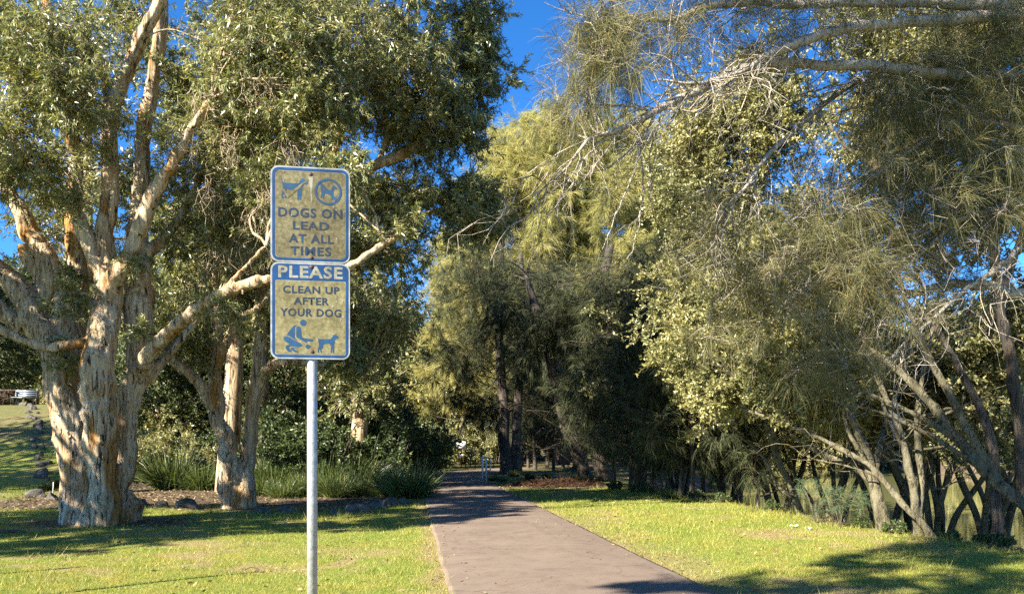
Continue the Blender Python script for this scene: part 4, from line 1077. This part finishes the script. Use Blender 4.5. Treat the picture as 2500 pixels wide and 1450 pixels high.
    for h, l in limbs:
        a = np.array([[*at3(h), l[0][3] * 1.4]] + [[*P(q[0], q[1], q[2]), q[3]] for q in l])
        s = spline(a, 60)
        w = np.stack([np.convolve(rng.normal(size=60), np.ones(4) / 4, 'same') for _ in range(3)], 1)
        s[1:-1, :3] += w[1:-1] * .018
        tube(mb, s[:, :3], s[:, 3] * 1.12, 9, .06, False)
        s_ = s[12:]
        nodes.extend(s_[:, :3])
        # bare forked side twigs
        n_ = 40
        idx = rng.integers(4, len(s_) - 1, n_); A = s_[idx, :3]
        dirn = nrm(s_[np.minimum(idx + 1, len(s_) - 1), :3] - s_[idx - 1, :3])
        Dv = nrm(dirn * .9 + rng.normal(size=(n_, 3)) * [.55, .55, .7]) * rng.uniform(.25, .95, n_)[:, None]
        B = A + Dv; B[:, 2] -= rng.uniform(0, .25, n_)
        twigs(mb, A, B, .009, .004, .14, .03, 7)
        A2 = np.repeat(B * .6 + A * .4, 3, 0); B2 = A2 + np.repeat(Dv, 3, 0) * .5 + rng.normal(size=A2.shape) * .16 - [0, 0, .08]
        twigs(mb, A2, B2, .005, .002, .2, .02, 5)
        nodes.extend(B)
    blobs = [(1470, 70, 60, 60, 7.4, .3, 6, .32), (1450, 190, 50, 70, 7.2, .3, 6, .3), (1420, 265, 45, 40, 7.2, .3, 3, .28), (1540, 40, 60, 40, 7.5, .3, 4, .34), (1610, 120, 70, 50, 7.4, .3, 4, .34), (1700, 60, 70, 50, 7.6, .3, 3, .34), (1350, 300, 40, 40, 7.1, .3, 1, .26),
             (1500, 480, 60, 40, 7.3, .3, 1, .28), (1850, 70, 60, 60, 7.7, .3, 3, .36), (1960, 60, 60, 70, 7.8, .3, 4, .36), (2050, 430, 110, 80, 8.3, .4, 6, .4), (1960, 520, 120, 80, 8.2, .4, 8, .42), (1860, 620, 130, 70, 8.1, .4, 9, .42), (2050, 640, 110, 70, 8.4, .4, 7, .42),
             (1900, 740, 130, 70, 8.2, .4, 8, .42), (1780, 830, 90, 50, 8.2, .4, 3, .38), (1990, 870, 110, 50, 8.4, .4, 4, .4), (2130, 760, 80, 80, 8.5, .4, 4, .4), (2200, 470, 110, 90, 8.6, .4, 7, .42), (2300, 330, 110, 80, 8.7, .4, 7, .42), (2400, 200, 100, 80, 8.7, .4, 7, .42),
             (2200, 240, 90, 70, 8.5, .4, 5, .4), (2420, 420, 90, 80, 8.9, .4, 6, .42), (2450, 80, 80, 60, 8.6, .4, 5, .42), (2300, 110, 70, 50, 8.4, .4, 3, .4), (2330, 580, 90, 70, 8.9, .4, 4, .42), (1760, 520, 70, 70, 8, .3, 3, .36), (2450, 560, 60, 60, 9, .4, 3, .4), (1650, 600, 50, 60, 7.9, .3, 2, .34), (2050, 880, 50, 70, 8.5, .3, 3, .36),
             (2600, 100, 90, 200, 8.9, .6, 6, .6), (2000, -120, 500, 80, 8.2, .8, 14, .5)]
    C, R = regions(blobs, .4, .85)
    br = mb; lf = MB()
    top = np.column_stack([rng.uniform(4.5, 10.5, 34), rng.uniform(7.6, 12.5, 34), rng.uniform(9.2, 12.5, 34)])
    grow(br, lf, c[-12:, :3], top, np.full((34, 3), .95) * [1, 1, .8], 9, 4, 30, 'needle', .4, .014, .45, .03, .008, .4, .5)
    far_ = np.array([over(x_, y_, 9.8) for x_, y_, r_ in BANK_SHADE]); fr = np.array([r_ for x_, y_, r_ in BANK_SHADE])
    grow(br, lf, c[-8:, :3], far_, fr[:, None] * np.array([[1, 1, .7]]), 9, 4, 34, 'needle', .4, .016, .45, .04, .008, .4, .5)  # unseen needle clumps added high up to shade the bank
    thick = [(2250, 330, 130, 130, 8.7, .4, 9, .42), (2400, 250, 90, 150, 8.8, .4, 9, .42), (2420, 480, 90, 130, 9, .4, 7, .42), (2150, 250, 70, 60, 8.5, .4, 3, .4), (2250, 520, 100, 80, 8.8, .4, 5, .4), (2330, 80, 120, 60, 8.5, .4, 5, .42)]
    C2, R2 = regions(thick, .4, .85); C = np.concatenate([C, C2]); R = np.concatenate([R, R2])
    grow(br, lf, nodes, C, R, 6, 3, 22, 'needle', .24, .0032, .45, .010, .004, .42, .5, .16, .1, .004)
    for b_ in (br, lf): b_.v = [v - off.astype(np.float32) for v in b_.v]
    br.build('branches', M['oak_twig'], root, True)
    lf.build('crown', M['oak_leaf'], root)
overhang()

# ---------------------------------------------------------------- background belts, one kind of each copied
broad = oak_proto('broadleaf_tree', 'leafy dark green tree in the belt behind the paperbarks', 'tree', 11, 111, .05, .10, 34, .30, 9, 5, 24, .17, .075, 'shade_leaf', .11, .018, 'leaf', 'paperbark_fine')
gb = 'leafy trees behind the paperbarks'
for k, (px, Y_, s) in enumerate([(-60, 50, .95), (120, 56, 1.0), (300, 46, .85), (460, 52, 1.0), (640, 44, .85), (800, 48, .9), (380, 34, .6), (700, 33, .62), (880, 38, .7), (560, 36, .7)]):
    seed(120 + k)
    put(broad, px, Y_, rng.uniform(0, 6.28), s, 'leafy dark green tree in the belt behind the paperbarks', gb, first=(k == 0), sz=s * rng.uniform(.9, 1.2))
for k, (px, Y_, s) in enumerate([(60, 75, .62), (330, 72, .62), (560, 70, .60), (780, 74, .62), (960, 78, .62), (1060, 84, .6)]):
    put(tall, px, Y_, k * 1.1, s, 'far she-oak closing the view behind the left hand trees', 'far she-oaks on the left')
# trees on the far bank of the river
bank = oak_proto('broadleaf_tree', 'sunlit tree on the far bank of the river', 'tree', 9, 131, .04, .03, 34, .34, 9, 4, 24, .26, .14, 'mang_leaf', .14, .016, 'leaf', 'mang_bark', group='trees on the far river bank')
for k in range(17):
    seed(140 + k)
    Y_ = 42 + k * 5.5; x = 75 - .4 * Y_ + rng.uniform(2, 7)
    s = rng.uniform(1.2, 1.6)
    put(bank, 0, Y_, rng.uniform(0, 6.28), s, None, None, first=(k == 0), X=x)
    copy_thing(bank, (x + 4.5, Y_ + 2.6, gz(x + 4.5, Y_ + 2.6)), k * 2.2, s * 1.1)
for k, (x, Y_) in enumerate([(12, 92), (-4, 96), (-18, 100), (20, 104), (28, 112), (4, 78), (-12, 82)]):
    put(bank, 0, Y_, k * 1.7, 1.5, 'sunlit tree far behind the end of the path', 'trees far behind the path', X=x)

for k in range(13):
    seed(240 + k)
    x = -64 + k * 4.6; Y_ = 66 + rng.uniform(0, 10)
    put(bank, 0, Y_, k * 1.1, rng.uniform(1.1, 1.6), 'leafy tree low on the skyline behind the left hand shrubs', 'skyline trees behind the left shrubs', X=x)

# ---------------------------------------------------------------- shrubs and mat rushes in the garden bed
def shrub_proto(name, label, cat, seed_, n, r, h, L, W, m, group, ns=10, nl=22):
    seed(seed_)
    root = thing(name, label, cat, group=group)
    mb = MB(); nodes = []
    for k in range(7):
        a = k * .9 + rng.normal() * .3
        c = spline([(0, 0, -.15), (.3 * r * math.cos(a), .3 * r * math.sin(a), h * .35), (.6 * r * math.cos(a), .6 * r * math.sin(a), h * .75)], 9)
        tube(mb, c, [.035, .012], 5, cap=False); nodes.extend(c[3:])
    mb.build('stem', M['oak_bark'], root, True)
    u = nrm(rng.normal(size=(n, 3))); q = rng.random(n) ** .5
    C = np.column_stack([u[:, 0] * q * r, u[:, 1] * q * r, h * .5 + u[:, 2] * q * h * .42])
    br = MB(); lf = MB()
    grow(br, lf, nodes, C, np.full((n, 3), r * .36) * [1, 1, .8], ns, 4, nl, 'leaf', L, W, .1, .02, .007, .32, .4)
    br.build('branches', M['oak_bark'], root, True)
    lf.build('foliage', m, root)
    return root
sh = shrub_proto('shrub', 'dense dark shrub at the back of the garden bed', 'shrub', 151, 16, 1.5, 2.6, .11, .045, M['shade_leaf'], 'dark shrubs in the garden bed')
for k, (px, Y_, s) in enumerate([(640, 25, .8), (720, 26, 1.05), (800, 25, .95), (880, 26.5, 1.05), (950, 27, 1.0), (1000, 29, .95), (1035, 33, .9), (1010, 38, 1.3), (840, 30, 1.3), (700, 31, 1.3), (500, 30, 1.0), (1070, 46, 1.0), (1040, 50, 1.6)]):
    seed(160 + k)
    put(sh, px, Y_, rng.uniform(0, 6.28), s, 'dense dark shrub at the back of the garden bed' if k < 11 else 'dark shrub bordering the far end of the path', 'dark shrubs in the garden bed' if k < 11 else 'shrubs at the far path end', first=(k == 0))
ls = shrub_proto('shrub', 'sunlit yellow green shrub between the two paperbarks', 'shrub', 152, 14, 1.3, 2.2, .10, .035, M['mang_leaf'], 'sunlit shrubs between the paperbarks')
for k, (px, Y_, s) in enumerate([(370, 30, 1.0), (440, 31, 1.1), (510, 29, .9), (400, 34, 1.4), (150, 49, 1.1), (205, 44, 1.2), (480, 35, 1.5), (1130, 62, 1.7), (1175, 64, 1.9), (1215, 61, 1.5), (1090, 60, 1.8)]):
    lb, g = ('bright shrub in the opening at the far end of the path', 'bright shrubs at the path end') if k > 6 else ('pale sunlit shrub at the top of the grassy rise', 'pale shrubs at the top of the rise') if k in (4, 5) else ('sunlit yellow green shrub between the two paperbarks', None)
    put(ls, px, Y_, k * 1.3, s, lb, g, first=(k == 0))

def rush_proto():
    seed(171)
    root = thing('mat_rush', 'mat rush', 'plant')
    mb = MB(); n = 900
    a = rng.uniform(0, 2 * np.pi, n); q = np.sqrt(rng.random(n)) * .28
    Pn = np.column_stack([np.cos(a) * q, np.sin(a) * q, np.zeros(n) - .03])
    t = rng.uniform(.1, 1.0, n) ** .8
    D = nrm(np.column_stack([np.cos(a) * t, np.sin(a) * t, np.ones(n) * .95]) + rng.normal(size=(n, 3)) * .12)
    L = rng.uniform(.6, 1.15, n)[:, None]; W = .011; s = nrm(np.cross(D, rng.normal(size=(n, 3)))) * W / 2
    dr = (rng.uniform(.2, .9, n) * t)[:, None]
    pts = []
    for k, f in enumerate((0, .35, .7, 1.0)):
        c = Pn + D * L * f * (1 - .12 * dr * f) + np.array([[0, 0, -1.0]]) * L * dr * f ** 2.4 * .75
        w = (1, 1.1, .85, .12)[k]
        pts += [c - s * w, c + s * w]
    V = np.stack(pts, 1); b = np.arange(n)[:, None] * 8
    mb.add(V, q=np.concatenate([b + [0, 1, 3, 2], b + [2, 3, 5, 4], b + [4, 5, 7, 6]]))
    mb.build('foliage', M['strap_leaf'], root)
    return root
rush = rush_proto()
rs = [(425, 27.5, 1.9, 'big sunlit bright green mat rush between the paperbarks', None), (380, 30, 1.2, 'smaller sunlit mat rush left of the big bright one', None), (495, 27, 1.3, 'half shaded mat rush at the left foot of the slim paperbark', None),
      (1000, 22.8, 1.45, 'dark spiky mat rush clump at the bed corner beside the path', None), (950, 23.6, 1.2, 'mat rush just left of the corner clump by the path', None)] + \
     [(px, Y_, s, 'mat rush in the shaded hedge row behind the sign pole', 'mat rushes in the shaded row') for px, Y_, s in ((632, 23.8, .9), (668, 24.6, 1.5), (690, 23.2, .8), (728, 25.2, 1.6), (745, 23.6, 1.0), (790, 24.4, 1.5), (822, 23.4, 1.1), (862, 24.8, 1.5), (893, 23.8, .75), (845, 26, 1.7))]
for k, (px, Y_, s, lb, g) in enumerate(rs):
    put(rush, px, Y_, k * 1.7, s, lb, g, first=(k == 0))
for k, (px, Y_, s) in enumerate([(1255, 38.5, .5), (1405, 32, .55), (1420, 31.5, .45), (1640, 22.2, .4), (1205, 33.5, .4), (1560, 25.2, .45), (1225, 33, .35)]):
    put(rush, px, Y_, k * 2.1, s, 'small grass tuft at the foot of the dark she-oak trunks', 'grass tufts under the she-oaks')

def saplings():
    for k, (px, Y_, h, lb) in enumerate([(2050, 14.6, .85, 'soft blue green she-oak sapling at the lawn edge by the mangroves'), (1990, 15.4, .8, 'thin half bare sapling beside the blue green one')]):
        seed(180 + k)
        x = (px - 1250) / F * Y_
        root = thing('she_oak_sapling', lb, 'sapling', (x, Y_, gz(x, Y_)))
        mb = MB(); nd = []
        for q in range(6):
            a = q * 1.05
            c = spline([(0, 0, -.05), (.08 * math.cos(a), .08 * math.sin(a), h * .4), (.25 * math.cos(a), .25 * math.sin(a), h * rng.uniform(.7, 1))], 8)
            tube(mb, c, [.012, .005], 5, cap=False); nd.extend(c[2:])
        mb.build('stem', M['mang_bark'], root, True)
        br = MB(); lf = MB()
        n_ = 12 if k == 0 else 3
        C = np.column_stack([rng.normal(size=(n_, 2)) * .22, rng.uniform(.35, h, n_)])
        grow(br, lf, nd, C, np.full((n_, 3), .13), 5, 3, 14, 'needle', .13, .004, .2, .005, .003, .4)
        br.build('branches', M['mang_bark'], root, True)
        lf.build('foliage', M['sapling_leaf'], root)
saplings()

# low leafy weeds along the bank
wd = shrub_proto('weed', 'low leafy weed at the dark lawn edge', 'plant', 191, 9, .35, .5, .07, .035, M['shade_leaf'], 'leafy weeds along the lawn edge', 7, 14)
for k, (px, Y_, s) in enumerate([(2440, 11.9, .8), (2400, 12.3, .7), (2330, 12.7, .7), (2190, 13.6, .9), (2100, 14.6, .8), (1880, 18.3, 1.0), (1760, 20.5, 1.0), (1700, 21.5, 1.1), (1630, 22.8, 1.1), (1560, 24.5, 1.2), (1500, 26, 1.2), (1330, 33, 1.2), (1290, 34, 1.1), (110, 26, 1.0), (140, 27, 1.2)]):
    put(wd, px, Y_, k * 1.1, s * .62, 'low leafy weed at the dark lawn edge' if k < 13 else 'low weed behind the edging rocks on the left', 'leafy weeds along the lawn edge' if k < 13 else 'weeds behind the rocks on the left', first=(k == 0))

# ---------------------------------------------------------------- rocks
def rocks():
    lst = [(85, 1196, .95, .42, 'large grey edging rock at the foot of the grassy rise'), (125, 1205, .55, .35, 'dark rock beside the large one at the foot of the rise'), (165, 1212, .6, .28, 'pale lit edging rock left of the big paperbark'), (205, 1215, .7, .3, 'low grey rock touching the big paperbark shade'),
           (100, 1168, .8, .3, 'flat rock behind the large one at the rise'), (458, 1226, .85, .42, 'big pale boulder between the two paperbarks'), (395, 1224, .5, .25, 'small dark rock left of the pale boulder'), (345, 1222, .55, .28, 'dark rock right of the big paperbark foot'),
           (645, 1236, .7, .24, 'flat brown rock at the right foot of the slim paperbark'), (700, 1232, .6, .28, 'mossy rock between the slim paperbark and the sign pole'), (815, 1238, .5, .2, 'low rock just right of the sign pole'), (880, 1236, 1.0, .46, 'large squarish dark rock on the bed edge'),
           (925, 1226, .7, .4, 'rock leaning on the large squarish one'), (955, 1218, .6, .36, 'second rock from the path on the bed edge'), (985, 1213, .45, .3, 'small rock on the bed edge nearest the path')]
    seed(199)
    hill = []
    for k in range(24):
        t = k / 23.0
        hill.append((float(np.interp(t, [0, .3, .6, 1], [112, 96, 90, 62])) + rng.uniform(-12, 12), 0, 28.5 + 15.5 * t + rng.uniform(-.4, .4), rng.uniform(.3, .75), rng.uniform(.22, .42)))
    items = []
    for px, py, w, h, lb in lst:
        Y_ = EYE * F / (py + 14 - HOR) if py > 1180 else 29.0
        items.append(((px - 1250) / F * Y_, Y_, w, h, lb, None))
    for px, py, Y_, w, h in hill:
        items.append(((px - 1250) / F * Y_, Y_, w, h, 'grey rock in the line climbing the grassy rise', 'rocks climbing the rise'))
    for k, (x, y, w, h, lb, g) in enumerate(items):
        seed(200 + k)
        bm = bmesh.new(); bmesh.ops.create_icosphere(bm, subdivisions=4, radius=1)
        s = rng.uniform(-50, 50, 3); cuts = nrm(rng.normal(size=(7, 3)) * [1, 1, .8])
        for v in bm.verts:
            p = np.array(v.co)
            for c_ in cuts:
                e = p @ c_ - .68
                if e > 0: p = p - c_ * e * .9
            p = p * (1 + .16 * noise.noise(Vector(p * 1.6 + s)) + .05 * noise.noise(Vector(p * 6 + s)))
            v.co = (p[0] * w / 2.7, p[1] * w / 2.7 * .75, p[2] * h * .55 + h * .06)
        me = bpy.data.meshes.new('rock'); bm.to_mesh(me); bm.free(); me.materials.append(M['rock'])
        me.polygons.foreach_set('use_smooth', np.ones(len(me.polygons), bool))
        o = bpy.data.objects.new('rock', me); link(o)
        o.location = (x, y, gz(x, y)); o.rotation_euler = (0, 0, rng.uniform(-.6, .6))
        tag(o, lb, 'rock', g or 'garden edging rocks')
rocks()

# ---------------------------------------------------------------- gate rails, far signs and railing
def rail(label, px, Y_, rz):
    x = (px - 1250) / F * Y_
    root = thing('path_barrier', label, 'barrier', (x, Y_, gz(x, Y_)), rz)
    for k, dx in enumerate((0, .14)):
        mb = MB(); tube(mb, [(dx, k * .25, -.1), (dx, k * .25, 1.12 - k * .03)], .042, 12); mb.build('post', M['steel_sunlit'], root, True)
    mb = MB()
    c = spline([(.14, .25, 1.07), (.26, .3, 1.06), (.33, .33, .95), (.34, .33, .75), (.31, .32, .57), (.22, .29, .53), (.14, .25, .54)], 26)
    tube(mb, c, .026, 10); mb.build('rail_loop', M['steel_sunlit'], root, True)
    return root
rail('galvanised steel path barrier with a bent loop right of the path', 1178, 31.2, 0)
rail('galvanised steel path barrier half hidden by the mat rush left of the path', 1042, 33.2, .15)

def far_sign():
    Y_ = 50.0; x = (1126 - 1250) / F * Y_
    root = thing('path_sign', 'small white sign with a red and cream plate below at the end of the path', 'sign', (x, Y_, gz(x, Y_)))
    z = lambda py: EYE + (HOR - py) / F * Y_ - root.location.z
    mb = MB(); tube(mb, [(0, .05, -.1), (0, .05, z(1076))], .035, 10); mb.build('post', M['dark_green'], root, True)
    mb = MB(); box(mb, (.0, 0, (z(1077) + z(1097)) / 2), (.62, .02, z(1077) - z(1097))); mb.build('sign_panel', M['white_paint'], root)
    mb = MB(); box(mb, (.02, 0, (z(1108) + z(1116)) / 2), (.28, .02, z(1108) - z(1116))); mb.build('lower_plate', M['white_paint'], root)
    mb = MB(); box(mb, (.02, 0, (z(1104) + z(1107.7)) / 2), (.28, .02, z(1104) - z(1107.7))); mb.build('red_plate', M['red_paint'], root)
    root2 = thing('bridge_railing', 'dark green railing with a sloping hand rail at the far path end', 'railing', (x, Y_ + .8, gz(x, Y_ + .8)))
    for k in range(7):
        mb = MB(); tube(mb, [(.25 + k * .3, k * .35, -.1), (.25 + k * .3, k * .35, 1.35 - k * .09)], .03, 8); mb.build('post', M['dark_green'], root2, True)
    for q in (0, .3, .6):
        mb = MB(); tube(mb, [(.2, -.05, 1.4 - q), (2.1, 2.15, .85 - q)], .024, 8); mb.build('rail', M['dark_green'] if q else M['steel'], root2, True)
far_sign()

# ---------------------------------------------------------------- top of the grassy rise: parked car, rail fence, red flowers
def rise_things():
    Y_ = 44.8; x = (60 - 1250) / F * Y_
    root = thing('park_bench', 'blue grey slatted park bench on top of the grassy rise behind the paperbark', 'bench', (x, Y_, gz(x, Y_)), .15)
    for k in range(3):
        mb = MB(); box(mb, (0, .30 + k * .035, .58 + k * .13), (1.3, .03, .105)); mb.build('backrest_slat', M['car_paint'], root)
        mb = MB(); box(mb, (0, -.14 + k * .15, .45), (1.3, .125, .035)); mb.build('seat_slat', M['car_paint'], root)
    for sx in (-.55, .55):
        mb = MB(); box(mb, (sx, -.12, .21), (.06, .06, .44)); box(mb, (sx, .28, .40), (.06, .045, .84)); box(mb, (sx, .06, .415), (.06, .44, .035)); mb.build('leg_frame', M['tyre'], root)
    fx = (-40 - 1250) / F * 46.5
    root2 = thing('rail_fence', 'dark timber rail fence on top of the grassy rise at the left edge', 'fence', (fx, 46.5, gz(fx, 46.5)))
    for k in range(6):
        mb = MB(); box(mb, (-2.5 + k * 1.15, .1, .45), (.12, .12, 1.1)); mb.build('post', M['dark_green'] if k == 4 else M['timber'], root2)
    for zz in (.55, .9):
        mb = MB(); box(mb, (-.3, .02, zz), (6.4, .04, .13)); mb.build('rail', M['timber'], root2)
    fb = shrub_proto('flower_bush', 'low red flowering bush in front of the rail fence', 'shrub', 211, 8, .6, .9, .1, .05, M['flower'], None, 6, 12)
    fb.location = ((6 - 1250) / F * 45.4, 45.4, gz((6 - 1250) / F * 45.4, 45.4))
rise_things()

# ---------------------------------------------------------------- small litter, stake, mulch heap
def bits():
    x, y = (128 - 1250) / F * 24.5, 24.5
    mb = MB(); tube(mb, [(0, 0, -.1), (.03, 0, .3), (.02, .02, .42)], [.014, .012], 7)
    o = mb.build('garden_stake', M['paper'], None, True); o.location = (x, y, gz(x, y)); tag(o, 'thin white stake standing by the rocks left of the paperbark', 'stake')
    for k, (px, py, s, lb) in enumerate([(1940, 1290, .16, 'crumpled white paper scrap on the right lawn'), (1972, 1297, .10, 'smaller white scrap just right of the other one on the lawn')]):
        seed(220 + k)
        Y_ = EYE * F / (py - HOR); x = (px - 1250) / F * Y_
        bm = bmesh.new(); bmesh.ops.create_grid(bm, x_segments=7, y_segments=7, size=s / 2)
        for v in bm.verts: v.co.z = .02 + .035 * noise.noise(Vector((v.co.x * 22 + k * 5, v.co.y * 22, 1))); v.co.y *= .6
        me = bpy.data.meshes.new('paper_scrap'); bm.to_mesh(me); bm.free(); me.materials.append(M['paper'])
        o = link(bpy.data.objects.new('paper_scrap', me)); o.location = (x, Y_, gz(x, Y_) + .02); tag(o, lb, 'litter')
    Y_ = EYE * F / (1302 - HOR); x = (25 - 1250) / F * Y_
    mb = MB(); c = spline([(-.35, 0, .03), (0, .04, .05), (.32, .02, .03)], 12); tube(mb, c, [.03, .035, .012], 7, .2)
    o = mb.build('bark_strip', M['rust'], None, True); o.location = (x, Y_, gz(x, Y_)); tag(o, 'reddish fallen strip of bark on the lawn at the left edge', 'bark')
    # curled dead leaf at the tip of the thin shadow
    Y_ = EYE * F / (1389 - HOR); x = (616 - 1250) / F * Y_
    mb = MB(); t = np.linspace(0, 1, 9)
    w = .035 * np.sin(np.pi * t) + .003
    L_ = np.column_stack([(t - .5) * .2, -w, .03 + .04 * np.sin(np.pi * t)]); R_ = np.column_stack([(t - .5) * .2, w, .045 + .03 * np.sin(np.pi * t)])
    V = np.stack([L_, R_], 1).reshape(-1, 3); mb.add(V, q=[[2 * k, 2 * k + 2, 2 * k + 3, 2 * k + 1] for k in range(8)])
    o = mb.build('fallen_leaf', M['dry_leaf']); o.location = (x, Y_, gz(x, Y_)); tag(o, 'curled brown leaf lying on the near left lawn', 'leaf')
    # two slender poles beyond the left edge whose thin shadows cross the lawn
    for k, (tipx, tipy, h, lb) in enumerate([(-3.35, 9.8, 3.4, 'slender timber pole beyond the left edge, taller'), (-5.75, 10.15, 2.6, 'slender timber pole beyond the left edge, shorter')]):
        q = h / math.tan(SUN_EL); bx, by = tipx - SUN_H[0] * q, tipy - SUN_H[1] * q
        mb = MB(); tube(mb, [(0, 0, -.2), (0, 0, h)], [.05, .04], 10)
        o = mb.build('timber_pole', M['timber'], None, True); o.location = (bx, by, gz(bx, by)); tag(o, lb, 'pole')
    # leaf litter and twigs on bare soil
    seed(230)
    mb = MB()
    def scatter(n, x0, x1, y0, y1, fn, L0, W0):
        x = rng.uniform(x0, x1, n); y = rng.uniform(y0, y1, n)
        ok = (rng.random(n) < fn(x, y)) & (np.abs(x - path_x(y)) > 1.36)
        x, y = x[ok], y[ok]; m_ = len(x)
        p = np.column_stack([x, y, ground_z(x, y) + .012 + .02 * rng.random(m_)])
        D = nrm(np.column_stack([rng.normal(size=(m_, 2)), rng.normal(size=m_) * .22]))
        leaves(mb, p, D, L0 * rng.uniform(.5, 1.4, m_), W0 * rng.uniform(.6, 1.4, m_))
    scatter(16000, -17, 0, 13, 34, soil_mask, .11, .03)
    scatter(6000, -1, 9, 9, 36, soil_mask, .10, .03)
    scatter(9000, -1.5, 5, 7, 26, lambda x, y: dry_mask(x, y) * (x > path_x(y)), .07, .012)
    scatter(4000, -3.5, 0, 7, 26, lambda x, y: dry_mask(x, y), .05, .01)
    scatter(1100, -8, 9, 7, 24, lambda x, y: np.ones_like(x) * .8, .085, .028)
    n_ = 260; y = rng.uniform(7, 30, n_); x = path_x(y) + rng.choice([-1, 1], n_) * (1.36 - np.abs(rng.normal(size=n_)) * .42)
    p = np.column_stack([x, y, np.full(n_, .056)])
    leaves(mb, p, nrm(np.column_stack([rng.normal(size=(n_, 2)), rng.normal(size=n_) * .08])), .06 * rng.uniform(.5, 1.4, n_), .014)
    tag(mb.build('leaf_litter', M['dry_leaf']), 'dry fallen leaves and straw scattered on soil and path edge', 'leaf litter', kind='stuff')
    # reddish mulch heap right of the path
    seed(231)
    mb = MB(); n = 5200
    a = rng.uniform(0, 2 * np.pi, n); q = np.sqrt(rng.random(n))
    x = 1.75 + np.cos(a) * q * 1.9; y = 29.6 + np.sin(a) * q * 1.3
    p = np.column_stack([x, y, ground_z(x, y) + .30 * (1 - q ** 2) * (.6 + .6 * vnoise(x, y, .4)) * rng.uniform(.5, 1, n)])
    D = nrm(np.column_stack([rng.normal(size=(n, 2)), rng.normal(size=n) * .35]))
    leaves(mb, p, D, .2 * rng.uniform(.5, 1.4, n), .022)
    m_ = leaf_mat('red brown mulch', [(0, (.02, .011, .008)), (.6, (.055, .028, .019)), (1, (.12, .065, .04))], .02, .8, .1)
    tag(mb.build('mulch', m_), 'heap of reddish brown needles and bark right of the path', 'mulch', kind='stuff')
bits()
